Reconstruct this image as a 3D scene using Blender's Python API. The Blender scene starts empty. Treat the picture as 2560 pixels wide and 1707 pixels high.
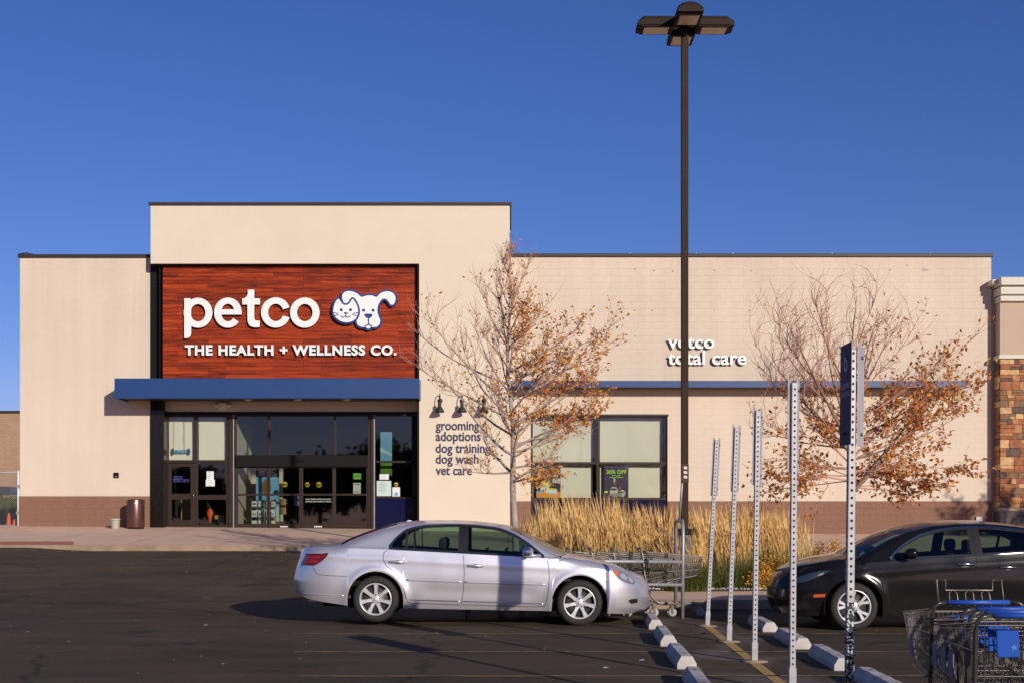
import bpy, bmesh, math, random
from mathutils import Vector, Matrix, Quaternion
from math import sin, cos, pi, radians as R, sqrt, atan2, hypot

sc = bpy.context.scene
# ---------------------------------------------------------------- camera
F, HY, CX, CZ = 3374.0, 1301.0, 1280.0, 1.45      # photo pixels (2560 wide): focal length, eye line, centre; eye height in m
cd = bpy.data.cameras.new('camera'); cam = bpy.data.objects.new('camera', cd); sc.collection.objects.link(cam)
cam.location = (0, 0, CZ); cam.rotation_euler = (R(90), 0, 0)
cd.sensor_width = 36; cd.lens = 36*F/2560; cd.shift_y = (HY-853.5)/2560; cd.clip_end = 2000; cd.clip_start = .1
sc.camera = cam
# ---------------------------------------------------------------- sky and sun
SUN = Vector((.479*.96, -.878*.96, .281)).normalized()          # towards the sun
w = bpy.data.worlds.new('World'); sc.world = w; w.use_nodes = True
nt = w.node_tree; bg = nt.nodes['Background']
sky = nt.nodes.new('ShaderNodeTexSky'); sky.sky_type = 'NISHITA'; sky.sun_disc = False
sky.sun_elevation = math.asin(SUN.z); sky.sun_rotation = atan2(SUN.x, SUN.y)
sky.altitude = 1500; sky.air_density = 1.0; sky.dust_density = .8; sky.ozone_density = 4.5
hs = nt.nodes.new('ShaderNodeHueSaturation'); hs.inputs['Hue'].default_value = .5; hs.inputs['Saturation'].default_value = 1.15
tn = nt.nodes.new('ShaderNodeVectorMath'); tn.operation = 'MULTIPLY'; tn.inputs[1].default_value = (1.15, .765, .975)   # camera white balance
nt.links.new(sky.outputs[0], hs.inputs['Color']); nt.links.new(hs.outputs[0], tn.inputs[0]); nt.links.new(tn.outputs[0], bg.inputs[0])
bg.inputs[1].default_value = .1
ld = bpy.data.lights.new('sun', 'SUN'); lo = bpy.data.objects.new('sun', ld); sc.collection.objects.link(lo)
ld.energy = 4.0; ld.angle = R(.5); ld.color = (1, .90, .78)
lo.rotation_euler = SUN.to_track_quat('Z', 'Y').to_euler()
sc.view_settings.view_transform = 'Standard'; sc.view_settings.look = 'None'
sc.view_settings.exposure = 0; sc.view_settings.gamma = 1
sc.cycles.max_bounces = 8; sc.cycles.transparent_max_bounces = 24; sc.cycles.caustics_reflective = False; sc.cycles.caustics_refractive = False

# ---------------------------------------------------------------- helpers
C = sc.collection
rnd = random.Random(7)
def X(px, Y): return (px-CX)/F*Y
def Z(py, Y): return CZ+(HY-py)/F*Y
def lerp(a, b, t): return a+(b-a)*t
def sm(t): t = max(0, min(1, t)); return t*t*(3-2*t)

def mat(name, col, rough=.7, metal=0, spec=.5, coat=0, emit=None, bump=None, vary=None, alpha=1):
    """bump=(scale,strength[,dist]); vary=(scale, amount): noise on the base colour"""
    m = bpy.data.materials.new(name); m.use_nodes = True; n = m.node_tree; b = n.nodes['Principled BSDF']
    b.inputs['Base Color'].default_value = (*col, 1); b.inputs['Roughness'].default_value = rough
    b.inputs['Metallic'].default_value = metal; b.inputs['Specular IOR Level'].default_value = spec
    b.inputs['Coat Weight'].default_value = coat; b.inputs['Coat Roughness'].default_value = .05
    if emit: b.inputs['Emission Color'].default_value = (*emit[0], 1); b.inputs['Emission Strength'].default_value = emit[1]
    tc = n.nodes.new('ShaderNodeTexCoord')
    if vary:
        no = n.nodes.new('ShaderNodeTexNoise'); no.inputs['Scale'].default_value = vary[0]; no.inputs['Detail'].default_value = 6
        n.links.new(tc.outputs['Object'], no.inputs['Vector'])
        r = n.nodes.new('ShaderNodeMapRange'); r.inputs['From Min'].default_value = .3; r.inputs['From Max'].default_value = .7
        r.inputs['To Min'].default_value = 1-vary[1]; r.inputs['To Max'].default_value = 1+vary[1]
        n.links.new(no.outputs['Fac'], r.inputs['Value'])
        mx = n.nodes.new('ShaderNodeVectorMath'); mx.operation = 'SCALE'; mx.inputs[0].default_value = col
        n.links.new(r.outputs[0], mx.inputs['Scale']); n.links.new(mx.outputs[0], b.inputs['Base Color'])
    if bump:
        no = n.nodes.new('ShaderNodeTexNoise'); no.inputs['Scale'].default_value = bump[0]; no.inputs['Detail'].default_value = 8
        n.links.new(tc.outputs['Object'], no.inputs['Vector'])
        bp = n.nodes.new('ShaderNodeBump'); bp.inputs['Strength'].default_value = bump[1]
        bp.inputs['Distance'].default_value = bump[2] if len(bump) > 2 else .02
        n.links.new(no.outputs['Fac'], bp.inputs['Height']); n.links.new(bp.outputs[0], b.inputs['Normal'])
    return m

class MB:
    """collects shapes of one mesh"""
    def __init__(s): s.v = []; s.f = []; s.mi = []; s.ms = []; s.sm = []
    def _m(s, m):
        if m not in s.ms: s.ms.append(m)
        return s.ms.index(m)
    def add(s, vs, fs, m, smooth=False):
        o = len(s.v); s.v += [tuple(v) for v in vs]; k = s._m(m)
        for f in fs: s.f.append([i+o for i in f]); s.mi.append(k); s.sm.append(smooth)
        return s
    def box(s, x0, x1, y0, y1, z0, z1, m):
        vs = [(x, y, z) for z in (z0, z1) for y in (y0, y1) for x in (x0, x1)]
        return s.add(vs, [(0, 2, 3, 1), (4, 5, 7, 6), (0, 1, 5, 4), (2, 6, 7, 3), (0, 4, 6, 2), (1, 3, 7, 5)], m)
    def bbox(s, x0, x1, y0, y1, z0, z1, m, r=.01):
        """box with chamfered vertical and horizontal edges"""
        bm = bmesh.new(); bmesh.ops.create_cube(bm, size=1)
        for v in bm.verts: v.co = ((x0+x1)/2+v.co.x*(x1-x0), (y0+y1)/2+v.co.y*(y1-y0), (z0+z1)/2+v.co.z*(z1-z0))
        bmesh.ops.bevel(bm, geom=bm.edges[:], offset=r, segments=2, affect='EDGES', profile=.5)
        s.add([v.co[:] for v in bm.verts], [[v.index for v in f.verts] for f in bm.faces], m, False); bm.free(); return s
    def quad(s, a, b, c, d, m): return s.add([a, b, c, d], [(0, 1, 2, 3)], m)
    def tube(s, pts, r, m, n=6, cap=True, smooth=True):
        pts = [Vector(p) for p in pts]; rs = r if isinstance(r, (list, tuple)) else [r]*len(pts)
        o = []; up = None
        for i, p in enumerate(pts):
            d = (pts[min(i+1, len(pts)-1)]-pts[max(i-1, 0)])
            d = d.normalized() if d.length > 1e-9 else Vector((0, 0, 1))
            if up is None: up = d.orthogonal().normalized()
            else:
                up = up-d*up.dot(d); up = up.normalized() if up.length > 1e-6 else d.orthogonal().normalized()
            q = d.cross(up)
            for k in range(n):
                a = 2*pi*k/n; o.append(p+(up*cos(a)+q*sin(a))*rs[i])
        fs = [(i*n+k, i*n+(k+1) % n, (i+1)*n+(k+1) % n, (i+1)*n+k) for i in range(len(pts)-1) for k in range(n)]
        if cap and n > 2: fs += [list(range(n))[::-1], [(len(pts)-1)*n+k for k in range(n)]]
        return s.add(o, fs, m, smooth)
    def lathe(s, prof, m, n=24, axis='z', c=(0, 0, 0), smooth=True, cap=False):
        """prof: (radius, height) pairs"""
        vs = []
        for r, h in prof:
            for k in range(n):
                a = 2*pi*k/n; u, v = r*cos(a), r*sin(a)
                vs.append({'z': (c[0]+u, c[1]+v, c[2]+h), 'y': (c[0]+u, c[1]+h, c[2]-v), 'x': (c[0]+h, c[1]+u, c[2]+v)}[axis])
        fs = [(i*n+k, i*n+(k+1) % n, (i+1)*n+(k+1) % n, (i+1)*n+k) for i in range(len(prof)-1) for k in range(n)]
        if cap: fs += [list(range(n))[::-1], [(len(prof)-1)*n+k for k in range(n)]]
        return s.add(vs, fs, m, smooth)
    def prism(s, poly, y0, y1, m, plane='xz'):
        """2-D outline extruded; plane xz: poly=(x,z), from y0 (front) to y1"""
        n = len(poly)
        g = (lambda p, t: (p[0], t, p[1])) if plane == 'xz' else ((lambda p, t: (p[0], p[1], t)) if plane == 'xy' else (lambda p, t: (t, p[0], p[1])))
        vs = [g(p, y0) for p in poly]+[g(p, y1) for p in poly]
        fs = [list(range(n)), list(range(2*n-1, n-1, -1))]+[(i, (i+1) % n, n+(i+1) % n, n+i) for i in range(n)]
        return s.add(vs, fs, m)
    def grid(s, P, nu, nv, m, smooth=True, flip=False):
        vs = [P(i/nu, j/nv) for j in range(nv+1) for i in range(nu+1)]
        fs = []
        for j in range(nv):
            for i in range(nu):
                a = j*(nu+1)+i; q = (a, a+1, a+nu+2, a+nu+1)
                fs.append(q[::-1] if flip else q)
        return s.add(vs, fs, m, smooth)
    def build(s, name, parent=None, fixn=True, loc=None):
        me = bpy.data.meshes.new(name); me.from_pydata(s.v, [], s.f); me.update()
        for m in s.ms: me.materials.append(m)
        me.polygons.foreach_set('material_index', s.mi); me.polygons.foreach_set('use_smooth', s.sm)
        if fixn:
            bm = bmesh.new(); bm.from_mesh(me); bmesh.ops.recalc_face_normals(bm, faces=bm.faces[:]); bm.to_mesh(me); bm.free()
        o = bpy.data.objects.new(name, me); C.objects.link(o)
        if parent is not None: o.parent = parent
        if loc: o.location = loc
        return o

def tag(o, label=None, cat=None, group=None, kind=None):
    if label: o['label'] = label
    if cat: o['category'] = cat
    if group: o['group'] = group
    if kind: o['kind'] = kind
    return o
def empty(name, loc=(0, 0, 0), label=None, cat=None, group=None, rz=0):
    o = bpy.data.objects.new(name, None); C.objects.link(o); o.location = loc; o.rotation_euler = (0, 0, rz)
    o.empty_display_size = .1
    return tag(o, label, cat, group)
def copy_tree(o, parent=None):
    c = o.copy(); C.objects.link(c); c.parent = parent
    for ch in [k for k in bpy.data.objects if k.parent == o]: copy_tree(ch, c)
    return c
def text_mb(body, size, x, y, z, m, off=0, ext=.004, align='LEFT', mb=None, width=None, spacing=1, line=1):
    """standing text facing -Y; x = left edge (or centre), z = baseline; width: fit to it"""
    cu = bpy.data.curves.new('text', 'FONT'); cu.body = body; cu.size = size; cu.offset = off; cu.extrude = ext
    cu.align_x = align; cu.space_character = spacing; cu.space_line = line; cu.resolution_u = 4
    ob = bpy.data.objects.new('text', cu); C.objects.link(ob); bpy.context.view_layer.update()
    me = bpy.data.meshes.new_from_object(ob)
    xs = [v.co.x for v in me.vertices]; k = 1
    if width and xs:
        k = width/(max(xs)-min(xs))
    ox = min(xs) if align == 'LEFT' else 0
    mb = mb or MB()
    mb.add([(x+(v.co.x-ox)*k, y-v.co.z, z+v.co.y) for v in me.vertices], [list(p.vertices) for p in me.polygons], m)
    bpy.data.objects.remove(ob); bpy.data.curves.remove(cu); bpy.data.meshes.remove(me)
    return mb
def outline_mb(loops, y, ext, m, off=0, mb=None):
    """closed 2-D outlines (x,z), smoothed, filled and extruded; off dilates them"""
    cu = bpy.data.curves.new('outline', 'CURVE'); cu.dimensions = '2D'; cu.fill_mode = 'BOTH'; cu.extrude = ext; cu.offset = off; cu.resolution_u = 8
    for lp, cyc in loops:
        sp = cu.splines.new('NURBS' if cyc else 'POLY'); sp.points.add(len(lp)-1)
        for p, q in zip(sp.points, lp): p.co = (q[0], q[1], 0, 1)
        sp.use_cyclic_u = True
        if cyc: sp.order_u = 3; sp.resolution_u = 6
    ob = bpy.data.objects.new('outline', cu); C.objects.link(ob); bpy.context.view_layer.update()
    me = bpy.data.meshes.new_from_object(ob); mb = mb or MB()
    mb.add([(v.co.x, y-v.co.z, v.co.y) for v in me.vertices], [list(p.vertices) for p in me.polygons], m)
    bpy.data.objects.remove(ob); bpy.data.curves.remove(cu); bpy.data.meshes.remove(me)
    return mb

# ---------------------------------------------------------------- materials
def glass(name, tint, fac=.1, rough=.02):
    m = bpy.data.materials.new(name); m.use_nodes = True; n = m.node_tree; n.nodes.clear()
    o = n.nodes.new('ShaderNodeOutputMaterial'); mx = n.nodes.new('ShaderNodeMixShader')
    t = n.nodes.new('ShaderNodeBsdfTransparent'); t.inputs[0].default_value = (*tint, 1)
    g = n.nodes.new('ShaderNodeBsdfGlossy'); g.inputs['Roughness'].default_value = rough
    fr = n.nodes.new('ShaderNodeFresnel'); fr.inputs[0].default_value = 1.5
    ad = n.nodes.new('ShaderNodeMath'); ad.operation = 'ADD'; ad.inputs[1].default_value = fac-.04; ad.use_clamp = True
    n.links.new(fr.outputs[0], ad.inputs[0]); n.links.new(ad.outputs[0], mx.inputs[0])
    n.links.new(t.outputs[0], mx.inputs[1]); n.links.new(g.outputs[0], mx.inputs[2]); n.links.new(mx.outputs[0], o.inputs[0])
    return m
def blockmat(name, col, bw, bh, bumpd, mortar=.012, rough=.85, rough_noise=0, tone=.04, joint=.9):
    """painted masonry: x along the wall, z up"""
    m = mat(name, col, rough); n = m.node_tree; b = n.nodes['Principled BSDF']
    tc = n.nodes.new('ShaderNodeTexCoord'); sp = n.nodes.new('ShaderNodeSeparateXYZ'); cb = n.nodes.new('ShaderNodeCombineXYZ')
    n.links.new(tc.outputs['Object'], sp.inputs[0]); n.links.new(sp.outputs[0], cb.inputs[0]); n.links.new(sp.outputs[2], cb.inputs[1])
    br = n.nodes.new('ShaderNodeTexBrick'); br.inputs['Scale'].default_value = 1
    br.inputs['Brick Width'].default_value = bw; br.inputs['Row Height'].default_value = bh
    br.inputs['Mortar Size'].default_value = mortar; br.inputs['Mortar Smooth'].default_value = .6; br.inputs['Bias'].default_value = 0
    c2 = tuple(c*(1-tone) for c in col)
    br.inputs['Color1'].default_value = (*col, 1); br.inputs['Color2'].default_value = (*c2, 1); br.inputs['Mortar'].default_value = (*[c*joint for c in col], 1)
    n.links.new(cb.outputs[0], br.inputs['Vector'])
    no = n.nodes.new('ShaderNodeTexNoise'); no.inputs['Scale'].default_value = .5; no.inputs['Detail'].default_value = 8
    n.links.new(tc.outputs['Object'], no.inputs['Vector'])
    r = n.nodes.new('ShaderNodeMapRange'); r.inputs['From Min'].default_value = .3; r.inputs['From Max'].default_value = .7
    r.inputs['To Min'].default_value = .95; r.inputs['To Max'].default_value = 1.04; n.links.new(no.outputs['Fac'], r.inputs['Value'])
    mx = n.nodes.new('ShaderNodeVectorMath'); mx.operation = 'SCALE'; n.links.new(br.outputs['Color'], mx.inputs[0]); n.links.new(r.outputs[0], mx.inputs['Scale'])
    st = n.nodes.new('ShaderNodeTexNoise'); st.inputs['Scale'].default_value = 1; st.inputs['Detail'].default_value = 7      # faint rain streaks
    mp = n.nodes.new('ShaderNodeMapping'); mp.inputs['Scale'].default_value = (2.6, 2.6, .16); n.links.new(tc.outputs['Object'], mp.inputs[0]); n.links.new(mp.outputs[0], st.inputs[0])
    sr = n.nodes.new('ShaderNodeMapRange'); sr.inputs['From Min'].default_value = .3; sr.inputs['From Max'].default_value = .7; sr.inputs['To Min'].default_value = .955; sr.inputs['To Max'].default_value = 1.03; n.links.new(st.outputs['Fac'], sr.inputs['Value'])
    m2 = n.nodes.new('ShaderNodeVectorMath'); m2.operation = 'SCALE'; n.links.new(mx.outputs[0], m2.inputs[0]); n.links.new(sr.outputs[0], m2.inputs['Scale'])
    n.links.new(m2.outputs[0], b.inputs['Base Color'])
    bp = n.nodes.new('ShaderNodeBump'); bp.inputs['Strength'].default_value = 1; bp.inputs['Distance'].default_value = bumpd; bp.invert = True
    n.links.new(br.outputs['Fac'], bp.inputs['Height']); last = bp
    n2 = n.nodes.new('ShaderNodeTexNoise'); n2.inputs['Scale'].default_value = 22 if rough_noise else 60; n2.inputs['Detail'].default_value = 6
    n.links.new(tc.outputs['Object'], n2.inputs['Vector'])
    b2 = n.nodes.new('ShaderNodeBump'); b2.inputs['Strength'].default_value = rough_noise or .15; b2.inputs['Distance'].default_value = .03 if rough_noise else .004
    n.links.new(n2.outputs['Fac'], b2.inputs['Height']); n.links.new(bp.outputs[0], b2.inputs['Normal']); n.links.new(b2.outputs[0], b.inputs['Normal'])
    return m
M = {}
M['beige'] = blockmat('painted block wall', (.655, .55, .43), .405, .203, .003, mortar=.009, tone=.005, joint=.982)
M['beige_left'] = blockmat('smooth painted block wall', (.655, .55, .435), .405, .203, .0012, mortar=.008, tone=.004, joint=.988)
M['cream'] = mat('cream stucco', (.69, .605, .47), .9, bump=(90, .25, .004), vary=(.7, .03))
M['brown'] = blockmat('brown split face block', (.235, .125, .08), .405, .203, .005, rough_noise=.8, tone=.015, joint=.965)
M['cap'] = mat('dark bronze metal', (.028, .019, .014), .55, spec=.5)
M['frame'] = mat('bronze aluminium frame', (.034, .020, .012), .45, metal=.1, spec=.3)
M['black'] = mat('black metal panel', (.010, .009, .008), .5, spec=.15)
M['granite'] = mat('polished black granite', (.012, .010, .008), .15, spec=.3, vary=(30, .4))
M['blue'] = mat('blue painted metal', (.013, .052, .175), .42, vary=(1.5, .04))
M['navy'] = mat('navy glossy panel', (.006, .008, .042), .12, spec=.3)
M['navyletter'] = mat('navy vinyl', (.03, .03, .085), .6)
M['white'] = mat('white sign face', (.82, .83, .80), .45)
M['signblue'] = mat('royal blue acrylic', (.015, .038, .21), .4)
M['returns'] = mat('dark sign returns', (.02, .02, .022), .5)
M['wood_plain'] = mat('wood', (.3, .05, .015), .4)
M['concrete'] = mat('pavement concrete', (.74, .51, .355), .9, bump=(40, .3, .006), vary=(1.2, .10))
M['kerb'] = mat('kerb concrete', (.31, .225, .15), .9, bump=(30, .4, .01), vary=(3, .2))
M['red_pad'] = mat('red clay paver', (.50, .15, .08), .85, bump=(120, .4, .004))
M['paint_yellow'] = mat('worn yellow paint', (.42, .26, .07), .8, vary=(9, .35))
M['steel'] = mat('galvanised steel', (.36, .355, .37), .5, metal=.45, vary=(12, .14))
M['chrome'] = mat('polished steel', (.72, .72, .74), .2, metal=1)
M['wire'] = mat('zinc plated wire', (.30, .26, .22), .4, metal=.6)
M['darkwire'] = mat('dark coated wire', (.19, .165, .14), .33, metal=.6)
M['bluepl'] = mat('blue plastic', (.022, .085, .42), .45)
M['rubber'] = mat('rubber', (.022, .019, .017), .8, bump=(60, .15, .003))
M['orange'] = mat('orange plastic', (.75, .12, .03), .5)
M['soil'] = mat('gravel mulch', (.28, .21, .16), .95, bump=(25, 1, .03), vary=(14, .45))
M['stop'] = mat('wheel stop concrete', (.50, .46, .42), .9, bump=(30, .5, .008), vary=(5, .22))
M['shade'] = mat('roller blind', (.74, .74, .66), .9)
M['glass'] = glass('window glass', (.94, .945, .905), .05)
M['dglass'] = glass('door glass', (.84, .86, .82), .05)
M['carglass'] = glass('tinted car glass', (.44, .58, .50), .06)
M['paper'] = mat('white paper', (.72, .74, .72), .8)
M['yellowst'] = mat('yellow sticker', (.80, .62, .02), .5)
M['green'] = mat('green print', (.16, .50, .10), .6)
M['lime'] = mat('lime print', (.42, .85, .05), .6)
M['sky_print'] = mat('light blue print', (.16, .42, .72), .6)
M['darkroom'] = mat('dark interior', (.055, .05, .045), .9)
M['inner_white'] = mat('white plasterboard', (.62, .58, .50), .9)
M['tile'] = mat('shop floor tile', (.22, .19, .16), .4)
M['tan'] = mat('tan board', (.45, .30, .15), .8)
M['purple'] = mat('purple print', (.035, .022, .085), .6, vary=(6, .5))
M['orangepr'] = mat('orange print', (.72, .30, .04), .6)
M['navypr'] = mat('navy print', (.015, .02, .06), .6)
M['lens'] = mat('lamp lens', (.92, .70, .52), .35, bump=(160, .6, .01))
M['lampbody'] = mat('bronze lamp housing', (.030, .020, .014), .75, spec=.2)
M['bronze_pole'] = mat('bronze painted pole', (.040, .024, .013), .75, spec=.2, vary=(3, .08))

def woodmat():
    m = mat('red wood planks', (.3, .05, .02), .6, spec=.2); n = m.node_tree; b = n.nodes['Principled BSDF']
    tc = n.nodes.new('ShaderNodeTexCoord'); sp = n.nodes.new('ShaderNodeSeparateXYZ'); cb = n.nodes.new('ShaderNodeCombineXYZ')
    n.links.new(tc.outputs['Object'], sp.inputs[0]); n.links.new(sp.outputs[0], cb.inputs[0]); n.links.new(sp.outputs[2], cb.inputs[1])
    br = n.nodes.new('ShaderNodeTexBrick'); br.inputs['Scale'].default_value = 1; br.offset = .37; br.squash = 1.0
    br.inputs['Brick Width'].default_value = 1.45; br.inputs['Row Height'].default_value = .118
    br.inputs['Mortar Size'].default_value = .0035; br.inputs['Bias'].default_value = -.1
    br.inputs['Color1'].default_value = (.0, .0, .0, 1); br.inputs['Color2'].default_value = (1, 1, 1, 1); br.inputs['Mortar'].default_value = (0, 0, 0, 1)
    n.links.new(cb.outputs[0], br.inputs['Vector'])
    mp = n.nodes.new('ShaderNodeMapping'); mp.inputs['Scale'].default_value = (1.1, 1, 17)
    n.links.new(tc.outputs['Object'], mp.inputs[0])
    no = n.nodes.new('ShaderNodeTexNoise'); no.inputs['Scale'].default_value = 1.0; no.inputs['Detail'].default_value = 7; no.inputs['Roughness'].default_value = .62
    n.links.new(mp.outputs[0], no.inputs['Vector'])
    mr = n.nodes.new('ShaderNodeMath'); mr.operation = 'MULTIPLY_ADD'; mr.inputs[1].default_value = .22
    n.links.new(br.outputs['Color'], mr.inputs[0]); n.links.new(no.outputs['Fac'], mr.inputs[2])
    cr = n.nodes.new('ShaderNodeValToRGB'); e = cr.color_ramp.elements
    e[0].position = .34; e[0].color = (.030, .008, .005, 1); e[1].position = .80; e[1].color = (.44, .060, .010, 1)
    x = cr.color_ramp.elements.new(.50); x.color = (.20, .022, .006, 1); x = cr.color_ramp.elements.new(.62); x.color = (.31, .036, .007, 1)
    n.links.new(mr.outputs[0], cr.inputs[0])
    mm = n.nodes.new('ShaderNodeMix'); mm.data_type = 'RGBA'; mm.inputs['B'].default_value = (.03, .006, .004, 1)
    n.links.new(br.outputs['Fac'], mm.inputs['Factor']); n.links.new(cr.outputs[0], mm.inputs['A']); n.links.new(mm.outputs['Result'], b.inputs['Base Color'])
    bp = n.nodes.new('ShaderNodeBump'); bp.inputs['Distance'].default_value = .004; bp.invert = True
    n.links.new(br.outputs['Fac'], bp.inputs['Height']); n.links.new(bp.outputs[0], b.inputs['Normal'])
    return m
M['wood'] = woodmat()

def asphaltmat():
    m = mat('asphalt', (.05, .045, .04), .92, spec=.25); n = m.node_tree; b = n.nodes['Principled BSDF']
    tc = n.nodes.new('ShaderNodeTexCoord')
    def noise(scale, detail, vec=None, sx=None):
        no = n.nodes.new('ShaderNodeTexNoise'); no.inputs['Scale'].default_value = scale; no.inputs['Detail'].default_value = detail
        if sx:
            mp = n.nodes.new('ShaderNodeMapping'); mp.inputs['Scale'].default_value = sx; n.links.new(tc.outputs['Object'], mp.inputs[0]); n.links.new(mp.outputs[0], no.inputs['Vector'])
        else: n.links.new(tc.outputs['Object'], no.inputs['Vector'])
        return no
    big = noise(.22, 5); mid = noise(1.0, 8, sx=(.5, 1.6, 1)); fine = noise(160, 4); grit = noise(45, 3)
    cr = n.nodes.new('ShaderNodeValToRGB'); e = cr.color_ramp.elements
    e[0].position = .30; e[0].color = (.057, .041, .022, 1); e[1].position = .72; e[1].color = (.101, .073, .040, 1)
    a = n.nodes.new('ShaderNodeMath'); a.operation = 'ADD'; a.inputs[1].default_value = 0
    n.links.new(big.outputs['Fac'], a.inputs[0])
    mul = n.nodes.new('ShaderNodeMath'); mul.operation = 'MULTIPLY_ADD'; mul.inputs[1].default_value = .9; mul.inputs[2].default_value = -.45
    n.links.new(mid.outputs['Fac'], mul.inputs[0]); n.links.new(mul.outputs[0], a.inputs[1]); n.links.new(a.outputs[0], cr.inputs[0])
    # pale and dark aggregate
    r1 = n.nodes.new('ShaderNodeMapRange'); r1.inputs['From Min'].default_value = .38; r1.inputs['From Max'].default_value = .62; r1.inputs['To Min'].default_value = .65; r1.inputs['To Max'].default_value = 1.35
    n.links.new(fine.outputs['Fac'], r1.inputs['Value'])
    s1 = n.nodes.new('ShaderNodeVectorMath'); s1.operation = 'SCALE'; n.links.new(cr.outputs[0], s1.inputs[0]); n.links.new(r1.outputs[0], s1.inputs['Scale'])
    # dusty pale wear near the wheel stops
    ds = noise(1.6, 9, sx=(1, .55, 1)); sp = n.nodes.new('ShaderNodeSeparateXYZ'); n.links.new(tc.outputs['Object'], sp.inputs[0])
    dx = n.nodes.new('ShaderNodeMath'); dx.operation = 'SUBTRACT'; dx.inputs[1].default_value = 2.5; n.links.new(sp.outputs[0], dx.inputs[0])
    ab = n.nodes.new('ShaderNodeMath'); ab.operation = 'ABSOLUTE'; n.links.new(dx.outputs[0], ab.inputs[0])
    rx = n.nodes.new('ShaderNodeMapRange'); rx.inputs['From Min'].default_value = .25; rx.inputs['From Max'].default_value = 1.1; rx.inputs['To Min'].default_value = .22; rx.inputs['To Max'].default_value = 0
    n.links.new(ab.outputs[0], rx.inputs['Value'])
    ry = n.nodes.new('ShaderNodeMapRange'); ry.inputs['From Min'].default_value = 19.5; ry.inputs['From Max'].default_value = 20.5; ry.inputs['To Min'].default_value = 1; ry.inputs['To Max'].default_value = 0
    n.links.new(sp.outputs[1], ry.inputs['Value'])
    mm0 = n.nodes.new('ShaderNodeMath'); mm0.operation = 'MULTIPLY'; n.links.new(rx.outputs[0], mm0.inputs[0]); n.links.new(ry.outputs[0], mm0.inputs[1])
    ad = n.nodes.new('ShaderNodeMath'); ad.operation = 'ADD'; n.links.new(ds.outputs['Fac'], ad.inputs[0]); n.links.new(mm0.outputs[0], ad.inputs[1])
    rr = n.nodes.new('ShaderNodeMapRange'); rr.inputs['From Min'].default_value = .66; rr.inputs['From Max'].default_value = .86; rr.inputs['To Max'].default_value = .75; n.links.new(ad.outputs[0], rr.inputs['Value'])
    mx = n.nodes.new('ShaderNodeMix'); mx.data_type = 'RGBA'; mx.inputs['B'].default_value = (.21, .175, .15, 1)
    n.links.new(rr.outputs[0], mx.inputs['Factor']); n.links.new(s1.outputs[0], mx.inputs['A'])
    # cracks filled with tar
    vo = n.nodes.new('ShaderNodeTexVoronoi'); vo.feature = 'DISTANCE_TO_EDGE'; vo.inputs['Scale'].default_value = .16
    wn = noise(.8, 6); va = n.nodes.new('ShaderNodeVectorMath'); va.operation = 'MULTIPLY_ADD'; va.inputs[1].default_value = (1.2, 1.2, 0)
    n.links.new(wn.outputs['Color'], va.inputs[0]); n.links.new(tc.outputs['Object'], va.inputs[2]); n.links.new(va.outputs[0], vo.inputs['Vector'])
    cr2 = n.nodes.new('ShaderNodeMapRange'); cr2.inputs['From Min'].default_value = .002; cr2.inputs['From Max'].default_value = .006; cr2.inputs['To Min'].default_value = .5; cr2.inputs['To Max'].default_value = 1
    n.links.new(vo.outputs['Distance'], cr2.inputs['Value'])
    s2 = n.nodes.new('ShaderNodeVectorMath'); s2.operation = 'SCALE'; n.links.new(mx.outputs['Result'], s2.inputs[0]); n.links.new(cr2.outputs[0], s2.inputs['Scale'])
    # oil stains
    on = noise(.75, 4); orr = n.nodes.new('ShaderNodeMapRange'); orr.inputs['From Min'].default_value = .60; orr.inputs['From Max'].default_value = .70; orr.inputs['To Min'].default_value = 1; orr.inputs['To Max'].default_value = .60
    n.links.new(on.outputs['Fac'], orr.inputs['Value']); s3 = n.nodes.new('ShaderNodeVectorMath'); s3.operation = 'SCALE'
    n.links.new(s2.outputs[0], s3.inputs[0]); n.links.new(orr.outputs[0], s3.inputs['Scale']); n.links.new(s3.outputs[0], b.inputs['Base Color'])
    bp = n.nodes.new('ShaderNodeBump'); bp.inputs['Strength'].default_value = .5; bp.inputs['Distance'].default_value = .006
    n.links.new(grit.outputs['Fac'], bp.inputs['Height'])
    b3 = n.nodes.new('ShaderNodeBump'); b3.inputs['Strength'].default_value = .35; b3.inputs['Distance'].default_value = .05
    n.links.new(mid.outputs['Fac'], b3.inputs['Height']); n.links.new(bp.outputs[0], b3.inputs['Normal']); n.links.new(b3.outputs[0], b.inputs['Normal'])
    return m
M['asphalt'] = asphaltmat()

# ---------------------------------------------------------------- ground
W = 41.3                                             # facade plane
KY = 33.5                                            # kerb in front of the shop
def g(x, y):
    z = .705*sm((y-20.3)/(KY-20.3+3))/sm((KY-20.3)/(KY-20.3+3)) if y < KY else .705+.02*min(y-KY, 30)
    z += .085*sm((-10.5-x)/1.6)*sm((y-28)/5)
    return z
def zs(x, y):
    if y < KY: return g(x, y)+.14-(.085*sm((-10.5-x)/1.6)*sm((y-28)/5))
    return lerp(.845, 1.15-.0094*x, (y-KY)/(W-KY))
mb = MB()
xs = [-400, -200, -100, -60, -40]+[-30+i*.75 for i in range(81)]+[40, 60, 100, 200, 400]
ys = [-400, -200, -100, -50, -20, 0, 5, 10, 15, 18, 19]+[20+i*.5 for i in range(48)]+[48, 55, 65, 80, 110, 160, 250, 400, 900]
mb.add([(x, y, g(x, y)) for y in ys for x in xs], [(j*len(xs)+i, j*len(xs)+i+1, (j+1)*len(xs)+i+1, (j+1)*len(xs)+i) for j in range(len(ys)-1) for i in range(len(xs)-1)], M['asphalt'], True)
tag(mb.build('parking_lot', fixn=False), kind='structure')
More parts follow.
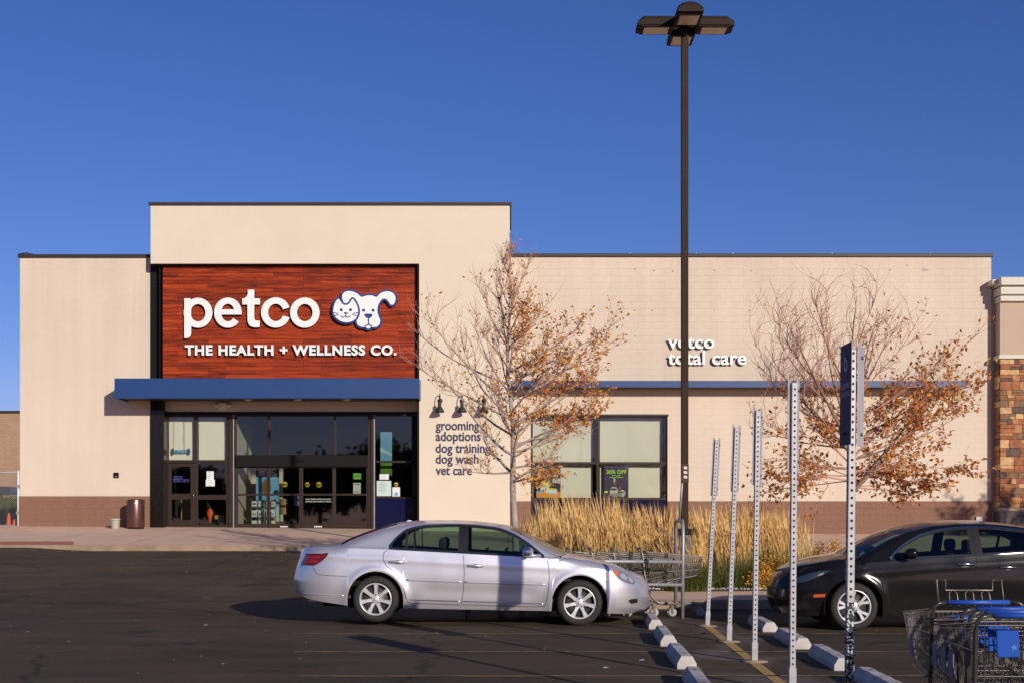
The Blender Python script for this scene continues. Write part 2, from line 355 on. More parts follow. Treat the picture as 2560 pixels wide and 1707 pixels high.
# raised pavement with a peninsula beside the parked car
def xleft(y):
    if y < 22.9: return -.2-sqrt(max(0, 1-(22.9-y)**2))
    if y < 30.5: return -1.2
    if y < KY: return -1.2-3*(1-sqrt(max(0, 1-((y-30.5)/3)**2)))
    return -60
rows = [21.9, 21.93, 22.0, 22.1, 22.25, 22.45, 22.7, 22.9]+[23+i*.5 for i in range(15)]+[30.5+i*.25 for i in range(12)]+[33.3, 33.42, KY-.001, KY]
rows += [KY+.5+i*.5 for i in range(16)]+[W+.6]
def rowpts(y):
    a = xleft(y); return [a+(60-a)*(i/90)**1.6 if a > -50 else -60+120*i/90 for i in range(91)]
mb = MB(); A = [[(x, y, zs(x, y)) for x in rowpts(y)] for y in rows]
k0 = next(i for i, y in enumerate(rows) if y == KY)
for blk in (A[:k0], A[k0:]):
    mb.add([p for r_ in blk for p in r_], [(j*91+i, j*91+i+1, (j+1)*91+i+1, (j+1)*91+i) for j in range(len(blk)-1) for i in range(90)], M['concrete'], True)
tag(mb.build('sidewalk', fixn=False), kind='structure')
# kerb: face and rounded lip along the outline
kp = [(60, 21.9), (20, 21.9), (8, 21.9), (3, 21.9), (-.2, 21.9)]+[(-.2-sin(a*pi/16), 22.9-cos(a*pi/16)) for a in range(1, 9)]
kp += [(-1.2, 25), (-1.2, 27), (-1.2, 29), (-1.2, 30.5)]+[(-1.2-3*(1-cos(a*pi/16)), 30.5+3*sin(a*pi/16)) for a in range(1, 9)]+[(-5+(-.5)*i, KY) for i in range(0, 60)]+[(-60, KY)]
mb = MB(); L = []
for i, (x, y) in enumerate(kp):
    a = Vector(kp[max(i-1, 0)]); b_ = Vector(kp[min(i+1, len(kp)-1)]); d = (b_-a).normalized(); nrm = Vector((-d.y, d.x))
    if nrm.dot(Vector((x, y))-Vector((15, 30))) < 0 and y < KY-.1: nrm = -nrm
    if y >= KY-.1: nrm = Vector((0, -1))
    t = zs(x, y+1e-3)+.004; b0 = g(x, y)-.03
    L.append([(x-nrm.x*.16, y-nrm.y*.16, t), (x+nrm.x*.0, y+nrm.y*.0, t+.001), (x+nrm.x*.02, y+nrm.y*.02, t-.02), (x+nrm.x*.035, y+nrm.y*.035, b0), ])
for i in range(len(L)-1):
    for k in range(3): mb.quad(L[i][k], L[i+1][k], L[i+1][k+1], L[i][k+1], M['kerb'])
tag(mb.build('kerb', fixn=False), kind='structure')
# pavement joints
mb = MB()
for x in [-14.5+2.4*i for i in range(14)]:
    if abs(x) < 30: mb.grid(lambda u, v: (x+u*.018-.35*v*0, KY+.2+v*(W-KY-.3), zs(x, KY+.2+v*(W-KY-.3))+.004), 1, 8, M['kerb'])
mb.grid(lambda u, v: (-30+60*u, 37+v*.02, zs(-30+60*u, 37)+.004), 20, 1, M['kerb'])
mb.grid(lambda u, v: (10.2+20*u, 28.6+v*.02, zs(10, 28.6)+.004), 20, 1, M['kerb'])
tag(mb.build('sidewalk_joints', fixn=False), kind='structure')
mb = MB(); mb.grid(lambda u, v: (-60+48.7*u+.35*(1-v), KY+.2+v*1.1, zs(-12, KY+.2+v*1.1)+.006), 4, 4, M['red_pad'])
tag(mb.build('ramp_paving', fixn=False), kind='structure')
# planting bed
mb = MB(); bx0, bx1, by0, by1 = -.2, 10.3, 23.55, 28.4
mb.grid(lambda u, v: (lerp(bx0, bx1, u)+.06*sin(v*20), lerp(by0, by1, v)+.05*sin(u*31), zs(0, lerp(by0, by1, v))+.02+.05*sin(u*40)*sin(v*17)*sin(pi*v)), 90, 40, M['soil'])
tag(mb.build('planting_bed', fixn=False), kind='structure')
# painted lines
def strip(mb, p0, p1, w_, m, n=12, dz=.004):
    a, b_ = Vector(p0), Vector(p1); d = (b_-a).normalized(); q = Vector((-d.y, d.x))*w_/2
    mb.grid(lambda u, v: (lambda p: (p.x, p.y, g(p.x, p.y)+dz))(a+(b_-a)*u+q*(2*v-1)), n, 1, m)
def wornpaint(name, col, thr, sx):
    m = mat(name, col, .8); n = m.node_tree; b = n.nodes['Principled BSDF']
    tc = n.nodes.new('ShaderNodeTexCoord'); mp = n.nodes.new('ShaderNodeMapping'); mp.inputs['Scale'].default_value = sx
    no = n.nodes.new('ShaderNodeTexNoise'); no.inputs['Scale'].default_value = 6; no.inputs['Detail'].default_value = 10; no.inputs['Roughness'].default_value = .7
    n.links.new(tc.outputs['Object'], mp.inputs[0]); n.links.new(mp.outputs[0], no.inputs[0])
    r = n.nodes.new('ShaderNodeMapRange'); r.inputs['From Min'].default_value = thr; r.inputs['From Max'].default_value = thr+.06
    n.links.new(no.outputs['Fac'], r.inputs['Value'])
    mx = n.nodes.new('ShaderNodeMix'); mx.data_type = 'RGBA'; mx.inputs['A'].default_value = (.085, .07, .058, 1); mx.inputs['B'].default_value = (*col, 1)
    n.links.new(r.outputs[0], mx.inputs['Factor']); n.links.new(mx.outputs['Result'], b.inputs['Base Color'])
    return m
M['line_strong'] = wornpaint('worn yellow road paint', (.52, .31, .09), .36, (1, 1, 1))
M['line_faint'] = wornpaint('faded yellow road paint', (.42, .26, .10), .465, (.6, 3, 1))
mb = MB(); strip(mb, (2.27, 9.2), (2.70, 18.9), .11, M['line_strong'], 30)
tag(mb.build('road_marking_row', fixn=False), kind='structure')
for k, y in enumerate((17.35, 14.95, 12.62, 10.2)):
    mb = MB(); strip(mb, (2.42, y), (7.2, y-.02), .07, M['line_faint'], 20, .004)
    strip(mb, (-2.8+.4*k, y-.03), (2.5, y), .07, M['line_faint'], 20, .004)
    tag(mb.build('road_marking_stall', fixn=False), kind='structure')
mb = MB(); strip(mb, (-14.5, 31.6), (-10.6, 33.1), .09, M['line_faint'], 12, .006); tag(mb.build('road_marking_ramp', fixn=False), kind='structure')

M['tar'] = mat('crack sealant', (.022, .019, .016), .7)
for pts in (((-7.58, 20), (-6.9, 22.6), (-6.1, 25.9), (-5.2, 30), (-4.7, 33)), ((-6.75, 17.8), (-6.6, 20.5), (-6.35, 23), (-5.9, 25.6)), ((-14, 13.5), (-11, 16), (-7.58, 20)), ((-9.5, 13.2), (-8.0, 15.8), (-6.75, 17.8))):
    mb = MB(); rr_ = random.Random(len(pts)); P_ = []
    for a, b_ in zip(pts, pts[1:]):
        for k in range(12): P_.append((lerp(a[0], b_[0], k/12)+rr_.gauss(0, .02), lerp(a[1], b_[1], k/12)))
    P_.append(pts[-1]); vs = []
    for x, y in P_: w_ = rr_.uniform(.012, .035); vs += [(x-w_, y, g(x-w_, y)+.003), (x+w_, y, g(x+w_, y)+.003)]
    mb.add(vs, [(2*i, 2*i+2, 2*i+3, 2*i+1) for i in range(len(P_)-1)], M['tar']); tag(mb.build('crack_sealant', fixn=False), kind='structure')
# ---------------------------------------------------------------- the shop
T = W-.53                                            # front of the tower
shop = empty('store_building', (0, W, 1.1), 'cream and beige block-built shop with a tall entrance tower and blue canopies', 'building')
def part(mb, name, parent=None):
    """mesh in world coordinates, parented to a thing without moving"""
    o = mb.build(name, parent); 
    if parent is not None:
        p = Vector((0, 0, 0)); q = parent
        while q is not None: p += q.location; q = q.parent
        o.location = -p
    return o
def P(mb, name): return part(mb, name, shop)
zt = .6
xl, xt0, xt1, xr = X(50, W), X(376.5, T), X(1274.5, T), X(2478, W)
roofL, roofR = Z(645, W), Z(643, W)
# left wing
mb = MB().box(xl, X(376, W), W, W+.25, zt, roofL, M['beige_left']); mb.box(xl+.001, xl+.25, W+.25, W+24, zt, roofL-.01, M['beige']); P(mb, 'side_wall')
mb = MB(); mb.bbox(xl-.02, X(375, W), W-.025, W+.01, zt, Z(1239.5, W), M['brown'], .006); mb.box(xl-.02, xl, W+.01, W+24, zt, Z(1239.5, W), M['brown']); P(mb, 'wainscot')
mb = MB().bbox(xl-.05, xt0+.3, W-.06, W+.3, roofL, Z(643, W)+.075, M['cap'], .008); mb.box(xl-.05, xl+.3, W+.3, W+24, roofL, roofL+.09, M['cap'])
mb.tube([(xl-.04, W-.02, roofL+.1), (xl+.2, W-.02, roofL+.14), (xl+.4, W-.02, roofL+.1)], .02, M['cap'])
P(mb, 'parapet_cap')
# right wing with the big window opening
wx0, wx1, wz1, wz0 = X(1327, W), X(1669, W), Z(1036.5, W), .95
mb = MB(); mb.box(xt1-.3, wx0, W, W+.25, zt, roofR, M['beige']); mb.box(wx1, xr, W, W+.25, zt, roofR, M['beige']); mb.box(wx0, wx1, W, W+.25, wz1, roofR, M['beige'])
mb.box(xr-.25, xr-.001, W+.25, W+24, zt, roofR-.01, M['beige']); P(mb, 'side_wall')
zb = Z(1252, W)
mb = MB().bbox(xt1-.2, wx0, W-.025, W+.01, zt, zb, M['brown'], .006); mb.bbox(wx1, xr+.02, W-.025, W+.01, zt, zb, M['brown'], .006); P(mb, 'wainscot')
mb = MB().bbox(xt1-.2, xr+.05, W-.06, W+.3, roofR, roofR+.1, M['cap'], .008)
for px in (1575, 1740, 1832, 2080, 2325): mb.tube([(X(px, W), W-.03, roofR+.09), (X(px, W), W-.03, roofR+.125)], .012, M['white'])
P(mb, 'parapet_cap')
mb = MB().box(xl+.25, xr-.25, W+.9, W+24, roofR-.5, roofR-.3, M['cap']); P(mb, 'roof')
mb = MB().box(xl, xr, W+24, W+24.2, zt, roofR-.2, M['beige']); P(mb, 'rear_wall')
# tower: top block, right pier, side and cap
ox1, oz1 = X(1048, T), Z(659.5, T); tz = Z(514, T)
mb = MB(); mb.box(xt0, xt1, T, T+.30, oz1, tz, M['cream']); mb.box(ox1, xt1, T, T+.30, .9, oz1, M['cream'])
mb.box(xt1-.25, xt1-.001, T+.30, W+3, .95, tz-.01, M['cream']); mb.box(xt0+.001, xt0+.25, T+.30, W+3, roofL-.2, tz-.01, M['cream'])
mb.box(xt0+.25, xt1-.25, W+2.8, W+3, roofL-.5, tz-.01, M['cream']); P(mb, 'tower_wall')
mb = MB().bbox(xt0-.05, xt1+.05, T-.06, T+.36, tz, Z(507, T), M['cap'], .01)
mb.box(xt1-.3, xt1+.04, T+.36, W+3, tz, tz+.08, M['cap']); mb.box(xt0-.04, xt0+.3, T+.36, W+3, tz, tz+.08, M['cap']); P(mb, 'parapet_cap')
mb = MB().box(xt0+.25, xt1-.25, T+.32, W+2.8, tz-.3, tz-.2, M['cap']); P(mb, 'roof')
# inside faces of the pier and the underside of the block (black reveal)
mb = MB().box(ox1-.06, ox1-.001, T+.06, W+.45, .95, oz1-.001, M['black']); mb.box(xt0+.03, ox1-.061, T+.06, W+.0, oz1-.03, oz1-.001, M['black']); P(mb, 'reveal_trim')
# wood panel and black corner column
PY = T+.24
cz = Z(940, W)
mb = MB().box(X(407, PY), X(1041, PY), PY, PY+.08, cz-.5, oz1+.2, M['wood']); P(mb, 'wood_panel')
colx0, colx1 = X(376, W)+.01, X(406.5, W)
mb = MB().box(colx0, colx1, W-.04, W+.3, Z(1025, W), oz1+.2, M['black'])
mb.box(colx0+.05, colx1, W-.043, W-.04, Z(708, W), Z(707.3, W), M['frame'])
mb.box(colx1-.01, colx1+.01, W-.35, W-.04, cz-.4, oz1-.04, M['black'])
P(mb, 'corner_column')
mb = MB().bbox(colx0-.005, X(411, W), W-.055, W+.3, .95, Z(1025.3, W), M['granite'], .008); mb.box(colx0, X(411, W), W-.057, W-.05, Z(1191.6, W), Z(1191, W), M['frame']); P(mb, 'granite_plinth')
# canopy over the entrance
cy = W-1.26
mb = MB().bbox(X(286, cy), X(1048.5, cy), cy, cy+.05, Z(995, cy), Z(945, cy), M['blue'], .006)
mb.box(X(286, cy)+.001, X(286, cy)+.05, cy+.05, W-.002, Z(995, cy)+.002, Z(945, cy)-.002, M['blue'])
mb.box(X(1048, cy)-.05, X(1048, cy)-.001, cy+.05, T-.002, Z(995, cy)+.002, Z(945, cy)-.002, M['blue'])
for k in range(1, 5): mb.box(lerp(X(286, cy), X(1048, cy), k/5)-.003, lerp(X(286, cy), X(1048, cy), k/5)+.003, cy-.002, cy, Z(993, cy), Z(947, cy), M['cap'])
can = P(mb, 'entrance_canopy')
mb = MB().box(X(286, cy)+.05, X(1048, cy)-.05, cy+.05, W+.3, Z(991, cy), Z(988, cy), M['cap']); mb.box(X(286, cy)+.05, X(1048, cy)-.05, cy+.05, PY-.001, Z(951, cy), Z(948, cy), M['cap'])
so = mb.build('soffit', can)
for px in (620, 745, 867):
    mb = MB().lathe([(.11, 0), (.125, -.035), (.09, -.06), (0, -.06)], M['inner_white'], 16, c=(X(px, W-.6), W-.6, Z(991, cy)))
    mb.build('soffit_light', can)
# thin canopy on the right wing
dy = W-.66
mb = MB().bbox(xt1+.01, X(2425, dy), dy, dy+.05, Z(967.5, dy), Z(951, dy), M['blue'], .004)
mb.box(X(2425, dy)-.05, X(2425, dy)-.001, dy+.05, W-.001, Z(967, dy), Z(951.5, dy), M['blue']); c2 = P(mb, 'long_canopy')
mb = MB().box(xt1+.01, X(2425, dy)-.05, dy+.05, W-.001, Z(966.5, dy), Z(964, dy), M['cap']); mb.build('soffit', c2)
# entrance: header beam, storefront frames, glass
E0 = W+.30
mb = MB().box(X(406, E0), ox1, E0, E0+.3, Z(1029, E0), Z(960, E0), M['cream']); P(mb, 'header_beam')
def fr(mb, x0, x1, y0, y1, Y=E0, d=.11, m='frame', pr=0, r=.008):
    """frame bar given in photo pixels on plane Y"""
    return mb.bbox(X(x0, Y), X(x1, Y), Y-pr, Y+d, Z(y1, Y), Z(y0, Y), M[m], r)
FY = 1323.5
def panes(par, lst, m='glass', Y=E0):
    for (x0, x1, y0, y1) in lst:
        mb = MB().box(X(x0, Y), X(x1, Y), Y+.045, Y+.052, Z(y1, Y), Z(y0, Y), M[m]); o = mb.build('pane', par); o.location = (0, 0, 0)
mb = MB(); fr(mb, 411, 1046, 1029, 1036, pr=.03, d=.14, m='black'); P(mb, 'storefront_head')
# unit A: single door with transom and sidelight
mb = MB(); fr(mb, 411, 418, 1036, FY, pr=.02); fr(mb, 484, 493, 1036, 1150); fr(mb, 565, 572, 1036, FY); fr(mb, 418, 484, 1036, 1041); fr(mb, 493, 565, 1036, 1041)
fr(mb, 418, 565, 1149, 1156); fr(mb, 489, 494, 1156, FY); fr(mb, 494, 565, 1236, 1248); fr(mb, 494, 565, 1311, FY)
ua = P(mb, 'entrance_window')
panes(ua, [(418, 484, 1041, 1149), (493, 565, 1041, 1149)]); panes(ua, [(494, 565, 1156, 1236), (494, 565, 1248, 1311)], 'dglass')
for (a, b_) in ((418, 484), (493, 565)):
    MB().grid(lambda u, v: (X(lerp(a+1, b_-1, u), E0), E0+.16+.01*sin(v*5+u*3), lerp(Z(1150, E0), Z(1036, E0), v)), 6, 6, M['shade']).build('roller_blind', ua)
mb = MB(); x0, x1 = 419, 488.5
fr(mb, x0, 428, 1157, 1322, pr=.012, d=.06); fr(mb, 476, x1, 1157, 1322, pr=.012, d=.06); fr(mb, 428, 476, 1157, 1166, pr=.012, d=.06); fr(mb, 428, 476, 1233, 1248, pr=.012, d=.06); fr(mb, 428, 476, 1299, 1322, pr=.012, d=.06)
dr = P(mb, 'door'); panes(dr, [(428, 476, 1166, 1233), (428, 476, 1248, 1299)], 'dglass')
mb = MB().tube([(X(480, E0), E0-.012, Z(1235, E0)), (X(480, E0), E0-.07, Z(1235, E0)), (X(476, E0), E0-.07, Z(1249, E0)), (X(477, E0), E0-.012, Z(1252, E0))], .013, M['frame'], 8)
mb.lathe([(.022, -.02), (.022, 0)], M['chrome'], 12, 'y', (X(484, E0), E0-.012, Z(1238, E0)), cap=True); mb.build('handle', dr)
# pier between the units
mb = MB(); fr(mb, 572, 586, 1036, FY, pr=.05, d=.2); mb.box(X(583.5, E0), X(586, E0), E0-.053, E0-.05, Z(FY, E0), Z(1036, E0), M['steel']); P(mb, 'mullion_post')
# unit B: sliding doors
mb = MB(); fr(mb, 586, 591, 1036, FY); fr(mb, 920, 927, 1036, FY); fr(mb, 591, 920, 1036, 1040); fr(mb, 591, 920, 1137, 1166, m='black', pr=.10, d=.2)
fr(mb, 669, 675, 1040, 1137); fr(mb, 834, 840, 1040, 1137); fr(mb, 591, 920, 1319, FY, d=.08); ub = P(mb, 'sliding_door_frame')
panes(ub, [(591, 669, 1040, 1137), (675, 834, 1040, 1137), (840, 920, 1040, 1137)], 'dglass')
MB().bbox(X(742, E0), X(763, E0), E0-.16, E0-.10, Z(1152, E0), Z(1146, E0), M['granite'], .01).build('door_sensor', ub)
for (a, b_, y_) in ((591, 671, .03), (671, 752, .0), (753, 835, .0), (835, 920, .03)):
    mb = MB(); Y = E0+y_
    fr(mb, a, a+4.5, 1166, 1319, Y, .035); fr(mb, b_-4.5, b_, 1166, 1319, Y, .035); fr(mb, a+4.5, b_-4.5, 1166, 1169, Y, .035); fr(mb, a+4.5, b_-4.5, 1233, 1238, Y, .035); fr(mb, a+4.5, b_-4.5, 1308, 1319, Y, .035)
    d_ = P(mb, 'sliding_door')
    for q in ((a+4.5, b_-4.5, 1169, 1233), (a+4.5, b_-4.5, 1238, 1308)):
        MB().box(X(q[0], Y), X(q[1], Y), Y+.014, Y+.02, Z(q[3], Y), Z(q[2], Y), M['dglass']).build('pane', d_)
# unit C
mb = MB(); fr(mb, 927, 938, 1036, FY, pr=.05, d=.2); mb.box(X(935, E0), X(937.5, E0), E0-.053, E0-.05, Z(FY, E0), Z(1036, E0), M['steel'])
fr(mb, 938, 1046, 1036, 1040); fr(mb, 938, 1046, 1151, 1156); fr(mb, 938, 1046, 1241, 1245); fr(mb, 1029, 1046, 1040, FY, m='black'); fr(mb, 938, 1029, 1319, FY)
uc = P(mb, 'corner_window'); panes(uc, [(938, 1029, 1040, 1151), (938, 1029, 1156, 1241)], 'dglass')
MB().box(X(938, E0), X(1029, E0), E0+.03, E0+.06, Z(1319, E0), Z(1245, E0), M['navy']).build('spandrel_panel', uc)
# big window of the right wing
WY = W+.07
mb = MB(); bb = dict(Y=WY, d=.12)
def f2(x0, x1, y0, y1, pr=0): fr(mb, x0, x1, y0, y1, WY, .12, 'frame', pr, .006)
f2(1327, 1332, 1036.5, 1330); f2(1664, 1669, 1036.5, 1330); f2(1332, 1664, 1036.5, 1042); f2(1491, 1497, 1042, 1246); f2(1332, 1491, 1154, 1160); f2(1497, 1664, 1154, 1160); f2(1332, 1664, 1243, 1249, .01)
mb.bbox(wx0-.03, wx1+.03, W-.02, W+.07, wz1-.045, wz1+.02, M['frame'], .006)
bw = P(mb, 'display_window')
for q in ((1332, 1491, 1042, 1154), (1497, 1664, 1042, 1154), (1332, 1491, 1160, 1243), (1497, 1664, 1160, 1243)):
    MB().box(X(q[0], WY), X(q[1], WY), WY+.05, WY+.056, Z(q[3], WY), Z(q[2], WY), M['glass']).build('pane', bw)
for (a, b_) in ((1331, 1483), (1501, 1657)):
    MB().grid(lambda u, v: (X(lerp(a, b_, u), WY), WY+.28+.012*sin(u*9)*sin(v*3), lerp(Z(1246, WY), Z(1040, WY), v)), 14, 6, M['shade']).build('roller_blind', bw)
MB().box(X(1332, WY), X(1664, WY), WY+.02, WY+.06, .95, Z(1249, WY), M['navy']).build('spandrel_panel', bw)
# interior rooms
mb = MB(); i0, i1, iy = X(376, W)+.05, X(1046, W), W+10
mb.box(i0, i1, E0+.3, iy, 1.0, 1.12, M['tile']); P(mb, 'shop_floor')
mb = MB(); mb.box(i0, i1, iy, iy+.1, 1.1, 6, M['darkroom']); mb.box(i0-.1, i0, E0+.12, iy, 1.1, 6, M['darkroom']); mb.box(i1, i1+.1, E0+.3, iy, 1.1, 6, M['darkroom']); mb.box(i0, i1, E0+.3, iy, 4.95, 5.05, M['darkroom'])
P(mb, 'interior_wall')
mb = MB().box(X(590, E0)-.15, X(590, E0)-.02, E0+.3, E0+2.6, 1.12, 4.94, M['inner_white']); mb.box(X(590, E0)-.02, X(590, E0)+1.0, E0+2.6, E0+2.7, 1.12, 3.45, M['inner_white'])
mb.box(X(590, E0)+.2, X(590, E0)+.62, E0+2.57, E0+2.6, 1.9, 3.1, M['tan']); P(mb, 'partition_wall')
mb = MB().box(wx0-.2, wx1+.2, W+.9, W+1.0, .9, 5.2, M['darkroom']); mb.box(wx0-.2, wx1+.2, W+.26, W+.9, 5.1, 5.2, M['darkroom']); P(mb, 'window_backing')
# faint service scars on the wall
scar = mat('bare patch of wall', (.44, .36, .31), .95, vary=(20, .25))
for k, (px, py, s_) in enumerate([(1588, 673, 1), (1635, 677, 1), (1682, 678, .8), (1787, 677, 1), (1878, 677, 1.1), (2225, 676, 1), (2311, 675, 2.6), (1586, 776, 1), (1631, 777, .8), (1785, 777, .6), (1874, 777, .8), (2305, 778, 2.6), (2268, 664, .8)]):
    pts = []; r2 = random.Random(k)
    for a in range(10): pts.append((X(px, W)+cos(a*pi/5)*.045*s_*r2.uniform(.5, 1.3), Z(py, W)+sin(a*pi/5)*.03*r2.uniform(.4, 1.4)*(1 if s_ < 2 else 1.5)))
    P(MB().add([(a, W-.004, b_) for a, b_ in pts], [list(range(10))], scar), 'wall_patch')

# ---------------------------------------------------------------- big sign
def S2(cx_, cy_, Y): return X(360+cx_/3.36, Y), Z(640+cy_/3.36, Y)      # coordinates measured on the enlarged sign
SY = PY-.13
def ring(mb, c, rx, ry, ix, iy_, a0, a1, y0, y1, m, n=40):
    full = abs(a1-a0) >= 359.9; o = []; inn = []
    for k in range(n+1):
        a = R(lerp(a0, a1, k/n)); o.append(S2(c[0]+rx*cos(a), c[1]-ry*sin(a), SY)); inn.append(S2(c[0]+ix*cos(a), c[1]-iy_*sin(a), SY))
    vs = []
    for p, q in zip(o, inn): vs += [(p[0], y0, p[1]), (q[0], y0, q[1]), (p[0], y1, p[1]), (q[0], y1, q[1])]
    fs = []
    for k in range(n):
        a, b_ = 4*k, 4*k+4; fs += [(a, b_, b_+1, a+1)]
    mb.add(vs, fs, m[0]); fs = []
    for k in range(n):
        a, b_ = 4*k, 4*k+4; fs += [(a, a+2, b_+2, b_), (a+1, b_+1, b_+3, a+3)]
    if not full: fs += [(0, 1, 3, 2), (4*n, 4*n+2, 4*n+3, 4*n+1)]
    mb.add(vs, fs, m[1])
def pf(mb, pts, y0, y1, m):
    q = [S2(a, b_, SY) for a, b_ in pts]; n = len(q)
    mb.add([(a, y0, b_) for a, b_ in q], [list(range(n))], m[0])
    mb.add([(a, y0, b_) for a, b_ in q]+[(a, y1, b_) for a, b_ in q], [(i, (i+1) % n, n+(i+1) % n, n+i) for i in range(n)], m[1])
sign = empty('shop_sign', (0, PY, 6), 'large white lettered shop name with dog and cat emblem on red wood panel', 'sign')
wm = (M['white'], M['returns'])
y0, y1 = SY, SY+.10
def letter(fn):
    mb = MB(); fn(mb); return part(mb, 'letter', sign)
def lp(mb):
    ring(mb, (454, 478), 121, 125, 62, 73, 0, 360, y0, y1, wm, 56)
    pf(mb, [(338, 358), (392, 358), (397, 440), (397, 652), (392, 672), (378, 685), (360, 690), (338, 690)], y0-.002, y1, wm)
letter(lp)
def le(mb):
    ring(mb, (705, 477), 116, 126, 56, 74, 8, 322, y0, y1, wm, 60)
    pf(mb, [(642, 450), (820, 450), (821, 478), (819, 494), (642, 494)], y0-.002, y1, wm)
letter(le)
def lt(mb):
    pf(mb, [(872, 285), (927, 285), (927, 358), (975, 358), (975, 410), (927, 410), (927, 520), (931, 536), (942, 544), (972, 545), (972, 598), (930, 600), (898, 592), (879, 574), (869, 545), (868, 410), (825, 410), (825, 360), (848, 355), (864, 340), (871, 318)], y0, y1, wm)
letter(lt)
letter(lambda mb: ring(mb, (1107, 476), 124, 126, 64, 73, 20, 340, y0, y1, wm, 52))
letter(lambda mb: ring(mb, (1351, 477), 124, 126, 65, 73, 0, 360, y0, y1, wm, 56))
def splitmat(mb, yf, eps=.003):
    """side faces of raised letters get the dark return colour"""
    k = mb._m(M['returns'])
    for i, f in enumerate(mb.f):
        if not all(mb.v[j][1] < yf+eps for j in f): mb.mi[i] = k
    return mb
x0, zb_ = S2(343, 829, SY); x1 = S2(2122, 829, SY)[0]
mb = text_mb('THE HEALTH + WELLNESS CO.', .405, x0, SY+.03, zb_, M['white'], .017, .035, width=x1-x0, spacing=1.12); splitmat(mb, SY-.005)
def split_x(mb, gap, name, parent):
    """one part per word: cut the mesh where a gap along x is wider than gap"""
    sp = sorted((min(mb.v[i][0] for i in f), max(mb.v[i][0] for i in f), k) for k, f in enumerate(mb.f)); runs = [[]]; hi = sp[0][1]
    for a, b_, k in sp:
        if a > hi+gap: runs.append([])
        runs[-1].append(k); hi = max(hi, b_)
    for rn in runs:
        q = MB(); ids = {}
        for k in rn:
            f = []
            for i in mb.f[k]:
                if i not in ids: ids[i] = len(q.v); q.v.append(mb.v[i])
                f.append(ids[i])
            q.f.append(f); q.mi.append(q._m(mb.ms[mb.mi[k]])); q.sm.append(False)
        part(q, name, parent)
split_x(mb, .085, 'tagline_word', sign)
# emblem
dog = [(1690, 412), (1672, 385), (1662, 345), (1672, 312), (1705, 296), (1750, 299), (1795, 318), (1825, 352), (1862, 336), (1893, 332), (1925, 336), (1955, 352), (1980, 318), (2020, 300), (2065, 299), (2100, 318), (2115, 352), (2110, 385), (2095, 412), (2072, 412), (2060, 392), (2040, 366), (2012, 356), (1985, 378), (1966, 415), (1958, 455), (1966, 500), (1984, 535), (1982, 572), (1958, 596), (1925, 598), (1905, 592), (1903, 604), (1884, 614), (1866, 604), (1864, 592), (1840, 598), (1806, 590), (1786, 565), (1788, 530), (1806, 495), (1812, 440), (1800, 400), (1772, 362), (1748, 352), (1728, 368), (1712, 398), (1702, 412)]
cat = [(1592, 478), (1593, 440), (1604, 400), (1622, 370), (1636, 360), (1650, 382), (1672, 412), (1700, 417), (1722, 410), (1740, 382), (1752, 362), (1766, 374), (1784, 405), (1797, 440), (1801, 478), (1790, 515), (1766, 542), (1730, 557), (1690, 559), (1650, 548), (1617, 524), (1600, 502)]
D = [S2(a, b_, SY) for a, b_ in dog]; K = [S2(a, b_, SY) for a, b_ in cat]
em = empty('emblem', (0, 0, 0)); em.parent = sign; em.location = (0, -PY, -6)
def E_(mb, name): return mb.build(name, em)
E_(outline_mb([(D, 1)], SY+.06, .05, M['signblue'], .056), 'dog_outline'); E_(outline_mb([(D, 1)], SY+.0, .012, M['white']), 'dog_head')
E_(outline_mb([(K, 1)], SY+.025, .055, M['signblue'], .056), 'cat_outline'); E_(outline_mb([(K, 1)], SY-.035, .006, M['white']), 'cat_head')
def disc(mb, c, r, y, m=M['signblue'], ry=None, n=20): mb.add([(lambda p: (p[0], y, p[1]))(S2(c[0]+r*cos(2*pi*k/n), c[1]-(ry or r)*sin(2*pi*k/n), SY)) for k in range(n)], [list(range(n))], m)
def line(mb, pts, wd, y, m=M['signblue']):
    for i in range(len(pts)-1):
        a, b_ = Vector(pts[i]), Vector(pts[i+1]); d = (b_-a).normalized(); q = Vector((-d.y, d.x))*wd/2; a -= d*wd*.2; b_ += d*wd*.2
        mb.add([(lambda p: (p[0], y-.0002*i, p[1]))(S2(*v, SY)) for v in (a+q, b_+q, b_-q, a-q)], [(0, 1, 2, 3)], m)
def arc(c, r, a0, a1, n=10): return [(c[0]+r*cos(R(lerp(a0, a1, k/n))), c[1]-r*sin(R(lerp(a0, a1, k/n)))) for k in range(n+1)]
mb = MB(); yd = SY-.016
disc(mb, (1845, 458), 13, yd); disc(mb, (1925, 458), 13, yd)
mb.add([(lambda p: (p[0], yd, p[1]))(S2(*v, SY)) for v in [(1850, 492), (1862, 487), (1908, 487), (1920, 492), (1918, 506), (1904, 520), (1886, 528), (1868, 520), (1853, 506)]], [list(range(9))], M['signblue'])
line(mb, [(1886, 520), (1886, 566)], 10, yd-.002); line(mb, [(1886, 562)]+arc((1862, 562), 24, 0, -100), 9, yd-.003); line(mb, [(1886, 562)]+arc((1910, 562), 24, 180, 280), 9, yd-.005)
mb2 = mb; E_(mb2, 'dog_face')
mb = MB(); yc = SY-.043
disc(mb, (1658, 456), 13, yc); disc(mb, (1736, 456), 13, yc)
mb.add([(lambda p: (p[0], yc, p[1]))(S2(*v, SY)) for v in [(1677, 476), (1715, 476), (1708, 487), (1696, 496), (1684, 487)]], [list(range(5))], M['signblue'])
line(mb, arc((1676, 498), 20, 200, 360), 8, yc-.002); line(mb, arc((1716, 498), 20, 180, 340), 8, yc-.005)
for s_ in ((1590, 480, 1632, 487), (1600, 504, 1636, 498), (1798, 480, 1756, 487), (1792, 504, 1754, 498)): line(mb, [(s_[0], s_[1]), (s_[2], s_[3])], 7, yc-.002)
E_(mb, 'cat_face')

